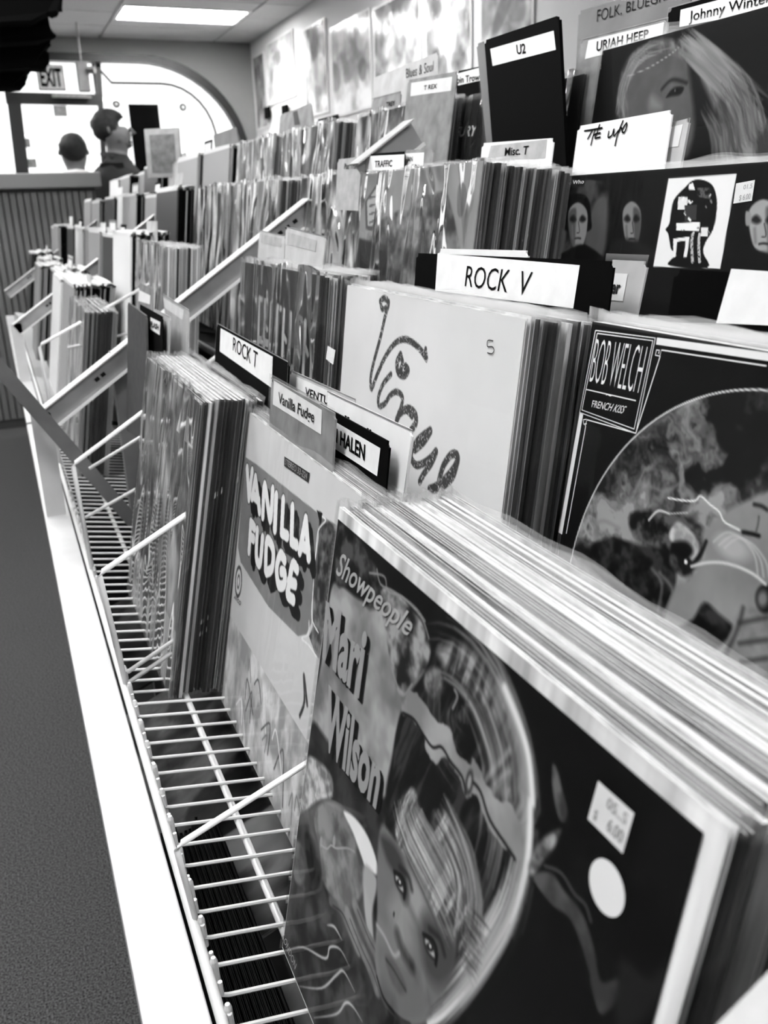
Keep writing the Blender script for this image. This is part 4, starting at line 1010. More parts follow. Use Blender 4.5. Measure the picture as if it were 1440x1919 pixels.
poly_obj('price_sticker', fe.uvs(ZC6([(292, 575), (347, 600), (345, 640), (290, 615)])), M_GREYLABEL, sea, z=.0012)
near_film(sea, 26, mat=M_SHRINK)

# --- third tier: the row of portraits
fw = Fr((.55, .817, .0212), 8)
who = jacket(fw, .1, 'dark record with a row of portraits and one white panel with a head silhouette', film=False, seed=4, kind='spine')
c = Canvas(300, 200, .5, .5, 300, 170, .03); U = fw.uvs
def portrait(cx_, cy_, w_, h_, tone, dark, hair=True, lit=1):
    p = lambda x, y: fw.uv(*ZW([(cx_+x*w_, cy_+y*h_)])[0])
    if hair: c.poly([p(-1.15, -.3), p(-.9, -1.15), p(0, -1.4), p(.9, -1.15), p(1.15, -.3), p(1.0, .3), p(-1.0, .3)], dark, 2.5)
    c.poly([p(-.8, -.6), p(0, -1.0), p(.8, -.6), p(.78, .3), p(.4, 1.0), p(0, 1.18), p(-.4, 1.0), p(-.75, .3)], tone, 2)
    c.poly([p(.15*lit, -.7), p(.8*lit, -.5), p(.75*lit, .5), p(.3*lit, 1.1), p(.2*lit, .2)], tone*.5, 3, op=.8)
    for s in (-1, 1):
        c.poly([p(s*.12, -.2), p(s*.4, -.42), p(s*.72, -.22), p(s*.4, -.08)], .07, 3, op=.9)
    c.line([p(.05, -.1), p(.14, .35), p(-.08, .4)], 1.1, tone*.4, 1); c.line([p(-.24, .66), p(0, .64), p(.24, .66)], 1.6, .12, 1.6); c.line([p(-.5, .1), p(-.45, .6)], 2.5, tone*.75, 3); c.line([p(-.2, 1.0), p(.2, 1.0)], 3, tone*.6, 3)
c.poly(U(ZW([(450, 860), (680, 870), (640, 1240), (420, 1240)])), marble(.06, .25, 3, 18), 2, smooth=False)
c.poly(U(ZW([(600, 980), (670, 950), (650, 1230), (560, 1180)])), .3, 8); c.poly(U(ZW([(430, 1110), (470, 1120), (440, 1240), (415, 1240)])), .35, 5)
portrait(525, 1080, 55, 105, .5, .02, lit=-1); c.poly(U(ZW([(440, 1240), (490, 1200), (560, 1180), (640, 1250)])), .02, 3)
portrait(785, 1080, 52, 110, .48, .06)
c.poly(U(ZW([(690, 1170), (740, 1150), (860, 1180), (900, 1250), (690, 1250)])), .1, 5)
portrait(1420, 1090, 85, 130, .62, .05)
c.poly(U(ZW([(1335, 1020), (1360, 1030), (1358, 1080), (1335, 1085)])), .55, 1.5); c.poly(U(ZW([(1300, 1240), (1340, 1170), (1400, 1210), (1500, 1240), (1500, 1290), (1290, 1290)])), .04, 2)
c.poly(U(ZW([(962, 860), (1290, 838), (1212, 1295), (888, 1285)])), .93, .7, smooth=False)
c.poly(U(ZW([(1040, 905), (1080, 870), (1130, 868), (1175, 895), (1195, 960), (1192, 1040), (1175, 1110), (1140, 1170), (1130, 1220), (1150, 1290), (970, 1280), (975, 1250), (1000, 1230), (975, 1200), (968, 1165), (960, 1125), (948, 1105), (965, 1080), (975, 1020), (990, 960)])), .03, .8)
r_ = random.Random(4)
for q in ([(1010, 950), (1055, 950), (1050, 1010), (1005, 1010)], [(1000, 1075), (1115, 1070), (1110, 1115), (1000, 1110)], [(1120, 1095), (1155, 1095), (1150, 1140), (1118, 1138)], [(985, 1150), (1065, 1140), (1050, 1240), (1035, 1240), (1045, 1160), (1005, 1165), (995, 1240), (985, 1235)], [(1060, 890), (1080, 880), (1090, 915), (1060, 915)]):
    c.poly(U(ZW(q)), r_.choice([.9, .95]), .6, smooth=False)
c.poly(U(ZW([(1040, 990), (1100, 985), (1095, 1060), (1040, 1065)])), .22, .6, smooth=False); c.poly(U(ZW([(1100, 905), (1170, 905), (1165, 960), (1100, 950)])), marble(.05, .35, 2, 3), .8, smooth=False)
for x in (1078, 1112): c.line(U(ZW([(x, 1130), (x-4, 1180), (x, 1260)])), 3.2, .75, .8, grain=.4)
for i in range(16):
    x, y = r_.uniform(1010, 1170), r_.uniform(940, 1120); c.line(U(ZW([(x, y), (x+r_.uniform(-18, 18), y+r_.uniform(-14, 14))])), r_.uniform(1, 2.2), r_.choice([.95, .8, .5, .05]), .6)
link('front_cover', c.mesh('front_cover'), None, who)
text('title_lettering', 'The Who', None, M_WHITEINK, who, z=.0010, shear=.2, quad=fw.uvs(ZW([(458, 874), (556, 866), (556, 884), (458, 892)])))
sticker(fw, who, ZW([(1292, 885), (1383, 868), (1368, 968), (1278, 982)]), [('01.5', (.45, .15, .92, .38)), ('$ 6.00', (.3, .62, .9, .95))], z=.0013)
near_film(who, 27)

# --- top tier: the long-haired sitter
fj = Fr((.62, .855, .1440), 8)
wom = jacket(fj, .1, 'dim cover of a long pale-haired head on the top tier below the Johnny Winter card', film=False, seed=4, kind='spine')
c = Canvas(240, 200, .5, .5, 314, 300, .05); U = fj.uvs
c.poly(U(ZW([(740, 330), (850, 215), (1000, 190), (1060, 180), (1150, 260), (1250, 360), (1440, 560), (1560, 640), (1560, 900), (1200, 800), (1180, 620), (1140, 500), (1000, 600), (730, 600)])), lambda X, Y: .22+.28*np.clip((fbm(X/8-Y/14, Y/40+X/40, 3, 4)-.35)*3, 0, 1), 5)
c.poly(U(ZW([(800, 330), (880, 250), (1000, 260), (1090, 330), (1110, 470), (1100, 640), (1060, 760), (900, 760), (780, 620), (760, 480)])), lambda X, Y: .27+.1*fbm(X/20, Y/20, 7), 7)
c.poly(U(ZW([(1060, 300), (1140, 420), (1190, 560), (1180, 700), (1230, 760), (1060, 800), (1090, 600)])), .08, 7)
c.poly(U(ZW([(1120, 190), (1440, 130), (1560, 100), (1560, 600), (1440, 560), (1290, 400), (1190, 290)])), .035, 4)
c.hair(U(ZW([(1020, 170), (1120, 260), (1260, 400), (1440, 570)])), 60, 2.0, .35, .62, 12, 3)
c.hair(U(ZW([(1200, 420), (1280, 560), (1300, 700), (1330, 760)])), 90, 1.6, .2, .5, 26, 4)
c.hair(U(ZW([(980, 200), (820, 260), (740, 420), (720, 590)])), 40, 1.2, .3, .6, 8, 5)
c.poly(U(ZW([(950, 470), (985, 425), (1035, 420), (1020, 455), (975, 465)])), .06, 2); c.ell(fj.uv(*ZW([(1000, 440)])[0]), 2.2, 2.2, .02, 1); c.ell(fj.uv(*ZW([(994, 434)])[0]), .7, .7, .7, .5)
c.line(U(ZW([(930, 430), (980, 385), (1050, 400)])), 3, .12, 3); c.poly(U(ZW([(880, 460), (930, 500), (920, 530), (870, 520)])), .5, 8, op=.7)
c.line(U(ZW([(760, 370), (860, 330), (960, 270), (1010, 230)])), .8, .6, .8)
link('front_cover', c.mesh('front_cover'), None, wom)
near_film(wom, 28)

# --- third tier: big crinkled wrap
fz = Fr((.45, 1.118, .0362), 8)
s3 = jacket(fz, .7, 'grey record in glossy crinkled wrap at the front of the Misc. T stack', film=False, seed=3, kind='open')
c = Canvas(170, 170, 0, 0, 315, 315, .62); c.A -= .1*fbm(c.X/40, c.Y/40, 4); U = fz.uvs
ZQ = zp(400, 100, 2.88)
c.poly(U(ZQ([(820, 980), (1060, 820), (1180, 760), (1280, 800), (1290, 1300), (780, 1300)])), marble(.2, .6, 12, 20), 4); c.poly(U(ZQ([(790, 1000), (950, 1040), (930, 1200), (770, 1200)])), .06, 4, smooth=False)
c.poly(U(ZQ([(895, 690), (915, 830), (860, 960), (825, 950), (820, 800)])), .3, 1.2, smooth=False); c.poly(U(ZQ([(890, 715), (906, 830), (860, 930), (836, 930), (832, 800)])), .72, 1, smooth=False)
for i in range(4): c.line(U(ZQ([(845, 780+i*45), (895, 770+i*40)])), 2.5, .3, 1)
c.poly(U(ZQ([(1325, 720), (1360, 710), (1370, 780), (1345, 880), (1320, 860)])), .4, 2)
link('front_cover', c.mesh('front_cover'), None, s3); near_film(s3, 29, top=.002, mat=M_SHRINK)
def plain_front(P, lean, seed, tone, label, lo, hi, sx, sy, mat=None, contrast=2.6, kind='open', shapes=6):
    f = Fr(P, lean); o = jacket(f, tone, label, film=False, seed=3, kind=kind)
    link('front_cover', blob_art(seed, 80, lo, hi, sx, sy, contrast, shapes).mesh('front_cover'), None, o)
    near_film(o, 30+seed, mat=mat or M_SHRINK); return f, o
plain_front((.505, 1.537, .0450), 8, 2, .3, 'dark record with white blurred shapes behind the crinkled Misc. T record', .08, .95, 30, 60)
plain_front((.49, 1.93, .0475), 8, 3, .8, 'pale mottled record in the third tier, first beyond the sloping side channel', .5, .92, 40, 80, shapes=2)
plain_front((.49, 2.30, .0500), 8, 4, .8, 'pale mottled record in the third tier, second beyond the sloping side channel', .5, .95, 50, 70, shapes=3)
plain_front((.60, 1.50, .1370), 8, 5, .4, 'record with dark smudges on the top tier left of the T REX card', .1, .8, 30, 60)
plain_front((.60, 1.93, .1430), 8, 6, .5, 'record with dark streaks on the top tier, second left of the T REX card', .1, .85, 25, 90)
plain_front((.60, 2.31, .1480), 8, 7, .8, 'pale record with a faint arch on the top tier, left of the dark-streaked one', .5, .92, 60, 60)
plain_front((.138, 2.045, -.169), 10.5, 8, .8, 'pale record at the front of the lowest bin beyond the dark brace', .45, .9, 40, 90, shapes=2)
plain_front((.278, 1.965, -.060), 7.5, 9, .85, 'pale streaky record in the second tier beyond the sloping side channel', .6, .95, 30, 90, shapes=1)

# top tier records left of the tall black card
fy = Fr((.63, 1.215, .128), 8)
fur = jacket(fy, .1, 'black record lettered POWER THE FURY on the top tier below the Robin Trower card', film=False, seed=4)
link('front_cover', blob_art(14, 70, .02, .1, 40, 60, 2, 0).mesh('front_cover'), None, fur)
ZT = zp(700, 0, 4.8)
text('title_lettering', 'POWER', None, M_MIDINK, fur, z=.001, shear=.1, quad=fy.uvs(ZT([(650, 1088), (805, 1078), (803, 1130), (645, 1140)])))
text('title_lettering', 'THE FURY', None, M_WHITEINK, fur, z=.001, bold=.03, shear=.15, quad=fy.uvs(ZT([(600, 1160), (952, 1125), (930, 1225), (590, 1245)])))
near_film(fur, 31, mat=M_SHRINK)
fk = Fr((.665, 1.02, .1345), 8)
bow = jacket(fk, .1, 'black record lettered RECORDS BOWYER between the black U2 card and the long-haired cover', film=False, seed=4)
text('title_lettering', 'RECORDS', None, M_WHITEINK, bow, z=.001, shear=.12, quad=fk.uvs(ZW([(448, 462), (604, 445), (600, 488), (446, 505)])))
text('title_lettering', 'BOWYER', None, M_WHITEINK, bow, z=.001, shear=.12, quad=fk.uvs(ZW([(472, 520), (614, 505), (612, 548), (470, 560)])))
text('title_lettering', 'T', None, M_WHITEINK, bow, z=.001, shear=.12, quad=fk.uvs(ZW([(490, 572), (512, 570), (508, 612), (486, 614)])))
text('small_lettering', 'OUR PROGRAMME', None, M_GREYLABEL, bow, z=.001, quad=fk.uvs(ZW([(470, 396), (615, 380), (615, 394), (470, 412)])))
near_film(bow, 32)

# ------------------------------------------------------------------ records standing behind them
G = lambda s: dict(label=s, group='records ' + s)
DK = [.03, .05, .2, .9, .95, .02, .04, .95, .08, .75, .03, .5]
stack((.1695, .4665, -.1690), 10.56, 17, .0042, **G('behind the Showpeople record in the nearest bin'))
stack((.2126, .838, -.1885), 10.56, 6, .0042, **G('behind the VANILLA FUDGE record'))
stack((.1646, 1.156, -.1745), 11.5, 14, .0042, **G('from the front of the ROCK T stack'), tones=DK, zj=.003)
stack((.3060, .797, -.0705), 7.07, 12, .0042, **G('behind the white Vissue record'), tones=[.9, .8, .06, .12, .7, .95, .05, .6], drop=.0006)
stack((.3324, .449, -.0710), 7.07, 9, .0042, **G('behind the BOB WELCH record'), drop=.0006)
stack((.3046, 1.180, -.0665), 7.07, 13, .0042, **G('behind the dark shrink-wrapped record'))
stack((.4546, 1.118, .0355), 8, 22, .0042, **G('from the front of the Misc. T stack'), tones=DK, drop=.0005)
stack((.5546, .817, .0205), 8, 5, .0042, **G('behind the record with the row of portraits'))
stack((.5096, 1.537, .0440), 8, 9, .0042, **G('behind the blurred dark record of the third tier'))
stack((.1426, 2.045, -.170), 10.5, 13, .0042, **G('from the front in the lowest bin beyond the dark brace'), tones=[.03, .06, .04, .7, .1, .05])
stack((.2826, 1.965, -.060), 7.5, 15, .0042, **G('from the front in the pale second-tier stack beyond the side channel'), tones=[.9, .8, .1, .05, .9, .7])
stack((.4946, 1.93, .0465), 8, 12, .0042, **G('from the front in the third tier, first bin beyond the side channel'), tones=[.1, .05, .6, .03, .9])
stack((.4946, 2.30, .0490), 8, 8, .0042, **G('from the front in the third tier, second bin beyond the side channel'))
stack((.6046, 1.50, .1360), 8, 8, .0042, **G('from the front in the top-tier bin just left of the T REX card'))
stack((.6046, 1.93, .1420), 8, 12, .0042, **G('on the top tier in second bin left of the T REX card'), tones=[.05, .1, .03, .6])
stack((.6046, 2.31, .1470), 8, 8, .0042, **G('from the front in the top-tier bin third left of the T REX card'))
stack((.6246, .855, .1430), 8, 5, .0042, **G('behind the long-haired cover of the top tier'), drop=.0015)
for i in range(5):   # loose wide-opened records in the storage below
    pass
# storage below the wire shelf
for i in range(14):
    f = Fr((.060+i*.0046, .785+rnd.uniform(-.01, .01), -.605+rnd.uniform(-.003, .003)), 3)
    o = jacket(f, .04, ORD[i]+' dark record from the rail in the storage below the wires', 'records stored below the wires', film=False)
    o.data = o.data.copy() if i < 2 else o.data
M_CARD2 = objcolmat('worn dark record jacket', edge=.10, streak=.6)
dm = [jacket_mesh('open', 50+i) for i in range(3)]
for me in dm: me.materials.append(M_CARD2)
for o in [o for o in COL.objects if o.get('group') == 'records stored below the wires']:
    o.data = dm[hash(round(o.location.x*1e5)) % 3]
def lying(P, lean, seed, tone, label, lo, hi, s=40):
    f = Fr(P, lean); o = jacket(f, tone, label, film=False, seed=3)
    link('front_cover', blob_art(seed, 60, lo, hi, s, s*1.6, 2.4, 4).mesh('front_cover'), None, o)
lying((.345, 1.14, -.545), 66, 21, .6, 'mottled grey record lying slanted below the wires, beside the rail', .08, .45)
lying((.42, .985, -.550), 68, 22, .8, 'light grey record lying slanted below the wires, under VANILLA FUDGE', .12, .62, 80)
lying((.40, .62, -.575), 68, 23, .7, 'pale record lying slanted below the wires, at the bottom of the view', .35, .85, 90)
lying((.345, 1.50, -.545), 66, 24, .3, 'dark record lying slanted below the wires, farthest of the slanted ones', .05, .35)

# ------------------------------------------------------------------ divider cards with their labels
def card(label, X, quad, Z_, lean=8, mat=M_BLACK, extra=60, paper=None, lines=(), name='divider_card', labmat=None, th=.0015, inkmat=None, hand=None, handw=1.4, rim=False, film=False):
    q = Z_(quad); P = at(q[0][0], q[0][1], X=X); f = Fr(P, lean); uv = f.uvs(q)
    uv = uv[:2]+[(uv[2][0], uv[2][1]+extra), (uv[3][0], uv[3][1]+extra)]
    mb = MB().prism([(u/1000, -v/1000, 0) for u, v in uv], (0, 0, -th))
    me = mb.mesh(name); bm = bmesh.new(); bm.from_mesh(me)
    ed = [e for e in bm.edges if abs((e.verts[0].co-e.verts[1].co).normalized().z) > .9 and max(e.verts[0].co.y, e.verts[1].co.y) > -.03]
    bmesh.ops.bevel(bm, geom=ed, offset=.004, segments=3, affect='EDGES'); bm.to_mesh(me); bm.free()
    o = link(name, me, mat, None, f.M); tag(o, label, 'divider card')
    if paper:
        pq = f.uvs(Z_(paper)); poly_obj('paper_label', pq, labmat or M_LABEL, o, z=.0004)
    for s, tq, b_ in lines:
        text('lettering', s, None, inkmat or M_INK, o, z=.0008, bold=b_, quad=f.uvs(Z_(tq)))
    if hand: ribbon_mb([f.uvs(Z_(s)) for s in hand], handw, .0008).build('handwriting', M_INK, o)
    if rim:
        w_ = 1.2; a = np.array(uv); ribbon_mb([[tuple(a[3]), tuple(a[0]), tuple(a[1]), tuple(a[2])]], w_, .0005, smooth=False).build('worn_edge', M_GREYCARD, o)  # thin grey line along the card's sides and top
    if film:
        mm = MB(); mm.v = ([(x/1000, -y/1000, .0018) for x, y in [(uv[0][0]-2, uv[0][1]-4), (uv[1][0]+2, uv[1][1]-4), (uv[2][0]+2, uv[2][1]), (uv[3][0]-2, uv[3][1])]]); mm.f = [(3, 2, 1, 0)]
        mm.build('plastic_cover', M_FILM, o)
    return o, f
I_ = lambda p: p
card('black divider card with a white ROCK T label', .232, [(75, 513), (447, 715), (440, 905), (62, 668)], ZC6, extra=40, paper=[(95, 540), (366, 688), (360, 850), (90, 660)], lines=[('ROCK T', [(162, 585), (290, 665), (284, 750), (160, 655)], .004)], rim=True)
card('grey plastic divider card with a white Vanilla Fudge label', .2165, [(358, 798), (690, 985), (680, 1250), (350, 1010)], ZC6, mat=M_GREYCARD, extra=30, paper=[(372, 812), (622, 965), (617, 1092), (366, 935)], lines=[('Vanilla Fudge', [(398, 870), (588, 975), (580, 1050), (396, 945)], .018)], rim=True, film=True)
card('light grey divider card lettered VENTURES, half hidden behind the Vanilla Fudge card', .240, [(455, 757), (797, 910), (795, 1000), (452, 860)], ZC6, mat=M_LIGHTCARD, extra=60, paper=[(490, 792), (700, 885), (700, 965), (485, 850)], lines=[('VENTURES', [(538, 845), (730, 925), (726, 965), (534, 890)], .01)], rim=True)
card('black divider card with a white VAN HALEN label', .2262, [(598, 928), (971, 1132), (945, 1445), (590, 1200)], ZC6, extra=30, paper=[(622, 985), (925, 1163), (908, 1308), (618, 1120)], lines=[('VAN HALEN', [(630, 1020), (850, 1145), (845, 1230), (628, 1090)], .03)], rim=False)
card('white divider card with a black edge behind the VAN HALEN card', .2365, [(650, 868), (1092, 1072), (1050, 1350), (640, 1100)], ZC6, mat=M_WHITECARD, extra=20, lines=[('¨', [(742, 990), (768, 1003), (767, 1012), (741, 999)], .03), ('¨', [(858, 1055), (882, 1068), (881, 1077), (857, 1064)], .03)], rim=True)
o, f = card('wide black rounded divider with a white ROCK V label', .375, [(2, 118), (812, 152), (800, 350), (2, 265)], Z1b, extra=60, paper=[(90, 120), (672, 168), (645, 345), (80, 272)], lines=[('ROCK  V', [(212, 170), (482, 195), (458, 292), (202, 255)], -.004)])
card('black rounded divider card with a blank white label at the right edge', .372, [(1060, 185), (1700, 215), (1690, 440), (1040, 400)], Z1b, extra=60, paper=[(1292, 183), (1700, 210), (1690, 425), (1230, 405)])
card('light grey divider in plastic with a cut-off label behind ROCK V', .400, [(790, 145), (950, 152), (890, 372), (770, 350)], Z1b, mat=M_LIGHTCARD, extra=60, paper=[(800, 200), (868, 203), (848, 315), (795, 312)], lines=[('er', [(806, 245), (842, 248), (836, 288), (800, 285)], .03)], film=True)
card('white divider card whose top edge shows above the ROCK V card', .384, [(93, 100), (462, 108), (455, 160), (88, 150)], Z1b, mat=M_WHITECARD, extra=60)
card('white tab card with a grey Misc. T label', .535, [(62, 690), (408, 665), (392, 812), (62, 800)], ZW, mat=M_WHITECARD, extra=60, paper=[(105, 702), (376, 672), (366, 762), (88, 775)], labmat=M_GREYLABEL, lines=[('Misc. T', [(176, 712), (290, 702), (284, 745), (172, 752)], .02)])
card('white card with THE WHO handwritten on it', .572, [(525, 608), (981, 528), (946, 788), (498, 832)], ZW, mat=M_WHITECARD, extra=50,
     hand=[[(556, 632), (636, 618)], [(596, 628), (572, 672)], [(612, 618), (598, 660), (588, 702)], [(598, 655), (622, 640)], [(632, 598), (618, 640), (608, 668)], [(608, 668), (636, 660)], [(616, 645), (636, 640)], [(620, 622), (645, 616)],
           [(676, 630), (672, 662), (690, 652), (700, 622), (700, 655), (722, 628)], [(745, 580), (720, 640), (704, 705)], [(722, 640), (735, 615), (740, 640)], [(762, 590), (740, 625), (748, 640), (760, 615), (762, 590)]], handw=1.7)
card('grey card with a small white sticker just behind the THE WHO card', .577, [(975, 590), (1066, 568), (1022, 782), (950, 800)], ZW, mat=M_LIGHTCARD, extra=50, paper=[(975, 612), (1032, 598), (1008, 705), (958, 712)], rim=True)
card('tall black card with a white U2 label leaning on the top tier', .590, [(72, 195), (430, 74), (492, 825), (132, 690)], ZW, extra=25, th=.004, paper=[(102, 236), (408, 148), (418, 240), (114, 318)], lines=[('U2', [(228, 216), (272, 208), (276, 258), (232, 264)], .03)])
card('grey plastic-edged card just left of the tall black U2 card', .596, [(34, 212), (74, 198), (134, 690), (100, 690)], ZW, mat=M_DARKSTEEL, extra=20, film=True)
card('grey divider card with a white URIAH HEEP label', .640, [(540, 192), (960, 85), (960, 240), (500, 372)], ZW, mat=M_GREYCARD, extra=60, paper=[(575, 196), (940, 107), (930, 190), (558, 286)], lines=[('URIAH HEEP', [(618, 200), (868, 140), (866, 185), (614, 250)], .02)], rim=True)
card('dark grey divider card with FOLK, BLUEGRASS handwritten on it', .690, [(528, 55), (1080, -110), (1080, 60), (545, 190)], ZW, mat=M_DARKSTEEL, extra=60, lines=[('FOLK, BLUEGRASS', [(620, 48), (1040, -62), (1036, -18), (616, 115)], -.008)])
card('black divider card with a white Johnny Winter label at the top right', .648, [(962, 40), (1500, -110), (1500, 40), (960, 132)], ZW, extra=60, paper=[(1020, 48), (1500, -78), (1500, 40), (1014, 130)], lines=[('Johnny Winter', [(1064, 55), (1462, -40), (1456, 30), (1060, 122)], .012)], rim=True)
card('grey card with a white T REX label and a lighter square below it', .600, [(312, 720), (756, 640), (652, 1478), (252, 1340)], ZT, mat=M_GREYCARD, extra=20, paper=[(342, 746), (712, 690), (700, 816), (336, 866)], lines=[('T REX', [(462, 770), (580, 752), (575, 795), (458, 812)], .02)], film=True)
P = None
card('black divider card with a white Robin Trower label', .640, [(756, 640), (985, 592), (1010, 740), (756, 860)], ZT, extra=40, paper=[(757, 664), (990, 600), (1000, 716), (764, 770)], lines=[('Robin Trower', [(700, 700), (1010, 655), (1010, 715), (700, 765)], .02)], mat=M_BLACK)
card('light grey divider card with Blues and Soul handwritten on it', .670, [(2, 700), (582, 470), (612, 650), (20, 890)], ZT, mat=M_LIGHTCARD, extra=60, lines=[('Blues & Soul', [(298, 620), (548, 545), (540, 640), (300, 705)], -.006)])
card('grey card with a thick dark rim left of the T REX card', .610, [(-10, 890), (250, 822), (244, 975), (-14, 1040)], ZT, mat=M_GREYCARD, extra=30, lines=[('TREY', [(120, 920), (200, 905), (198, 950), (118, 965)], .02)], rim=True)
card('black-topped divider card with a white TRAFFIC label', .476, [(815, 545), (1035, 528), (1035, 628), (815, 640)], ZQ, extra=50, paper=[(820, 556), (1034, 545), (1030, 628), (818, 634)], lines=[('TRAFFIC', [(876, 580), (970, 575), (968, 612), (874, 616)], .02)])
card('grey card with a short white label right of the TRAFFIC card', .482, [(1035, 522), (1190, 515), (1185, 610), (1035, 612)], ZQ, mat=M_GREYCARD, extra=50, paper=[(1040, 540), (1140, 535), (1135, 608), (1040, 610)], lines=[('JAN', [(1048, 560), (1080, 556), (1078, 592), (1046, 596)], .02)])
card('small pale Pat Travers label card left of the TRAFFIC card', .480, [(672, 572), (808, 558), (808, 640), (672, 648)], ZQ, mat=M_GREYLABEL, extra=50, lines=[('Pat Travers', [(712, 595), (810, 590), (808, 622), (710, 626)], .01)])
card('left one of two small pale cards above the dark shrink-wrapped record', .345, [(250, 955), (390, 985), (386, 1120), (236, 1080)], ZQ, mat=M_LIGHTCARD, extra=50, paper=[(262, 975), (372, 1000), (366, 1045), (258, 1020)], labmat=M_GREYLABEL, rim=True)
card('right one of two small pale cards above the dark shrink-wrapped record', .342, [(392, 935), (612, 990), (575, 1150), (390, 1110)], ZQ, mat=M_LIGHTCARD, extra=50, paper=[(405, 965), (560, 1010), (552, 1070), (400, 1030)], labmat=M_GREYLABEL, rim=True)
ZD = zp(220, 460, 4.8)
card('tall dark grey divider at the end of the ROCK T bin', .184, [(93, 510), (255, 632), (285, 960), (100, 940)], ZD, mat=simple('dark grey board', .25, .6, noise=.03, scale=60), extra=130, th=.003)
card('tall black divider with a small white label', .194, [(200, 528), (405, 640), (432, 950), (290, 900)], ZD, extra=80, paper=[(300, 645), (390, 690), (384, 808), (300, 752)], lines=[('FLASH', [(305, 680), (380, 715), (376, 765), (305, 730)], .03)])
card('pale card standing behind the tall black divider', .201, [(330, 570), (476, 645), (462, 940), (420, 900)], ZD, mat=M_LIGHTCARD, extra=40, rim=True)
card('pale grey card at the foot of the sloping side channel', .222, [(408, 440), (640, 580), (640, 835), (480, 745)], ZD, mat=M_LIGHTCARD, extra=30, paper=[(415, 470), (600, 580), (590, 670), (425, 560)], rim=True, film=True)
card('dark-topped pale card left of the sloping side channel', .232, [(200, 332), (322, 395), (318, 545), (185, 510)], ZD, mat=M_GREYCARD, extra=30, paper=[(198, 400), (300, 450), (295, 530), (190, 500)])
ZP = zp(440, 0, 4.8)
card('plain grey tab card with a dark stripe on the top tier below the posters', .640, [(405, 1035), (690, 925), (745, 1110), (400, 1190)], ZP, mat=M_GREYCARD, extra=40, paper=[(525, 1010), (565, 995), (590, 1120), (540, 1130)], labmat=M_DARKPRINT)
card('thin black card edge right of the plain grey tab card', .650, [(745, 1075), (935, 1025), (930, 1070), (745, 1110)], ZP, mat=M_BLACK, extra=40)
ZB = zp(200, 180, 4.8)
card('dark grey card standing in front of the window arch', .640, [(960, 350), (1165, 278), (1200, 420), (985, 490)], ZB, mat=M_DARKSTEEL, extra=40, lean=4)

# ------------------------------------------------------------------ bins farther down the aisle
def far_bin(x, y, z, n, lean, rr, pitch=.0045, tonef=None):
    v, f, col = [], [], []
    for i in range(n):
        fr_ = Fr((x+i*pitch, y+rr.uniform(-.006, .006), z+rr.uniform(-.004, .004)), lean)
        t = (tonef or TONES)[0] if i < 1 else rr.choice(tonef or TONES); k = len(v)
        for w_ in (0, -.0036):
            for (a, b) in ((0, 0), (S, 0), (S, -S), (0, -S)): v.append(tuple(fr_.P+fr_.U*a+fr_.V*b+fr_.N*w_))
        f += [(k, k+3, k+2, k+1), (k+4, k+5, k+6, k+7), (k+1, k+2, k+6, k+5), (k, k+4, k+7, k+3), (k+3, k+7, k+6, k+2)]
        col += [t]*5
        k = len(v)                                                    # pale crinkled sleeve lip
        hh_ = .006+rr.random()*.004
        for w_ in (.0002, -.0038):
            for (a, b) in ((0, 0), (S*.5, 0), (S, 0), (S, hh_), (S*.5, hh_+rr.uniform(-.002, .002)), (0, hh_)): v.append(tuple(fr_.P+fr_.U*a+fr_.V*b+fr_.N*(w_+(.001 if b else 0)*rr.uniform(-1, 1))))
        f += [(k, k+1, k+4, k+5), (k+1, k+2, k+3, k+4), (k+6, k+11, k+10, k+7), (k+7, k+10, k+9, k+8), (k+5, k+4, k+10, k+11), (k+4, k+3, k+9, k+10)]
        col += [.85]*6
    return v, f, col
def far_object(bins, name, label, cat):
    V, F, Cc = [], [], []
    for v, f, c_ in bins:
        k = len(V); V += v; F += [tuple(k+i for i in q) for q in f]; Cc += c_
    me = bpy.data.meshes.new(name); me.from_pydata(V, [], F); me.update()
    ca = me.color_attributes.new('Col', 'FLOAT_COLOR', 'CORNER'); arr = []
    for p in me.polygons:
        l = lin(Cc[p.index]); arr += [l, l, l, 1]*p.loop_total
    ca.data.foreach_set('color', arr)
    o = link(name, me, M_FAR); tag(o, label, cat, kind='stuff'); return o
rr = random.Random(5)
TIER = [(.145, -.172, 10.5, .10), (.285, -.062, 7.5, .085), (.455, .046, 8, .085), (.60, .146, 8, .09)]
LBL = ['pale-topped records filling the far bins of the lowest tier', 'records filling the far bins of the second tier', 'records filling the far bins of the third tier', 'records filling the far bins of the top tier']
SETS = [[.62, .03, .05, .03, .6, .03], [.9, .03, .03, .6, .03, .1], [.3, .7, .03, .04, .05, .02], [.6, .05, .03, .8, .04, .03]]
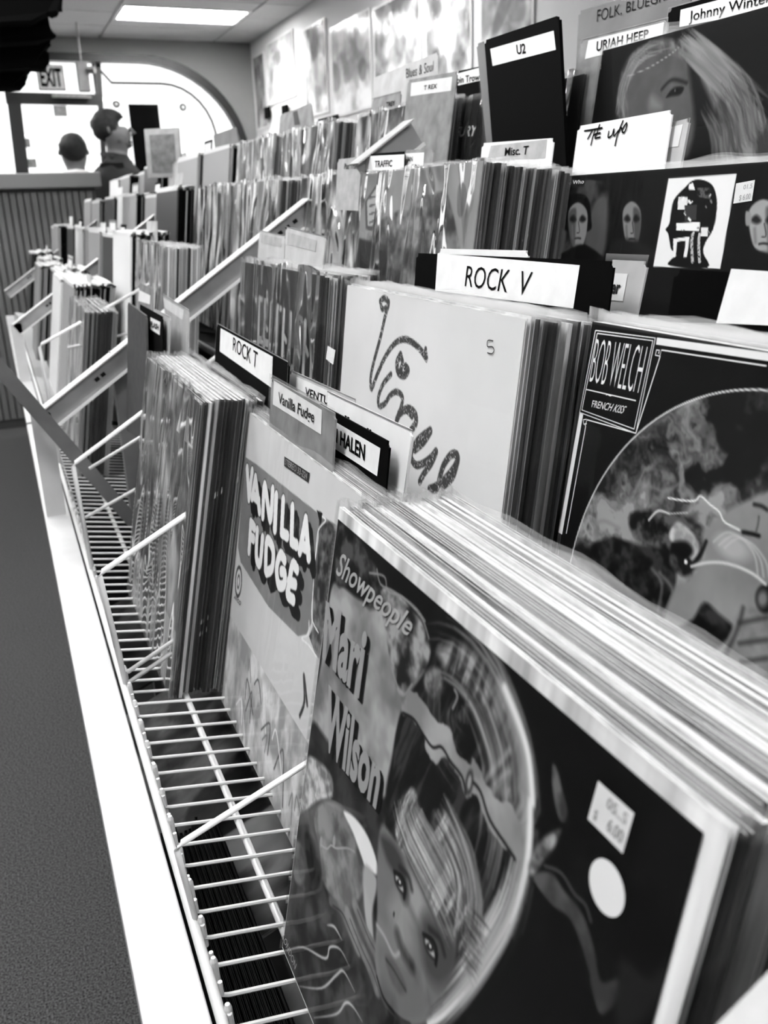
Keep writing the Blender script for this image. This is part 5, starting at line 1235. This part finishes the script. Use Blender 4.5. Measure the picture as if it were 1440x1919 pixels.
for k, (x, z, ln, dep) in enumerate(TIER):
    bins = []; y = [2.52, 2.42, 2.70, 2.72][k]; j = 0
    while y < 4.95:
        xo = rr.uniform(-.012, .03); n = int(dep/.0045*rr.uniform(.5, 1.1))
        bins.append(far_bin(x+xo, y, z+rr.uniform(-.008, .012), n, ln, rr, tonef=SETS[(j+k) % 4])); y += .352; j += 1
    far_object(bins, 'records', LBL[k], 'records')
# index cards sticking out of the far bins
ci = [(.20, 2.30, -.135), (.215, 2.52, -.14), (.21, 2.95, -.12), (.235, 3.3, -.13), (.20, 3.7, -.13), (.34, 2.2, -.02), (.335, 2.62, -.03), (.35, 3.0, -.02), (.36, 3.35, -.03), (.34, 3.9, -.02), (.52, 2.75, .10), (.53, 3.15, .09), (.52, 3.6, .10), (.53, 4.1, .10), (.66, 2.95, .20), (.67, 3.45, .19), (.66, 4.05, .2), (.22, 4.3, -.12), (.35, 4.5, -.01)]
wh = ['lowest', 'lowest', 'lowest', 'lowest', 'lowest', 'second', 'second', 'second', 'second', 'second', 'third', 'third', 'third', 'third', 'top', 'top', 'top', 'lowest', 'second']
cnt = {}
for i, (x, y, z) in enumerate(ci):
    mt = [M_LIGHTCARD, M_BLACK, M_GREYCARD, M_WHITECARD, M_BLACK][i % 5]; f = Fr((x, y, z), 9+rr.uniform(-4, 6))
    wd = rr.uniform(.10, .17)
    o = link('index_card', MB().box((0, -.10, -.0015), (wd, 0, 0)).mesh('index_card'), mt, None, f.M)
    cnt[wh[i]] = cnt.get(wh[i], -1)+1
    tag(o, '%s index card from the near end among the far %s-tier bins, blurred %s' % (ORD[cnt[wh[i]]], wh[i], ['light grey', 'black', 'mid grey', 'white', 'black'][i % 5]), 'divider card', '%s index cards of the far %s tier' % (['light grey', 'black', 'mid grey', 'white', 'black'][i % 5], wh[i]))
    if mt in (M_BLACK, M_GREYCARD): poly_obj('paper_label', [(12, 8), (wd*1000-12, 8), (wd*1000-12, 30), (12, 30)], M_LABEL, o, z=.0006)
# ------------------------------------------------------------------ lift everything onto the carpet
for o in COL.objects:
    if o.parent is None: o.location.z += ZC
bpy.context.view_layer.update()
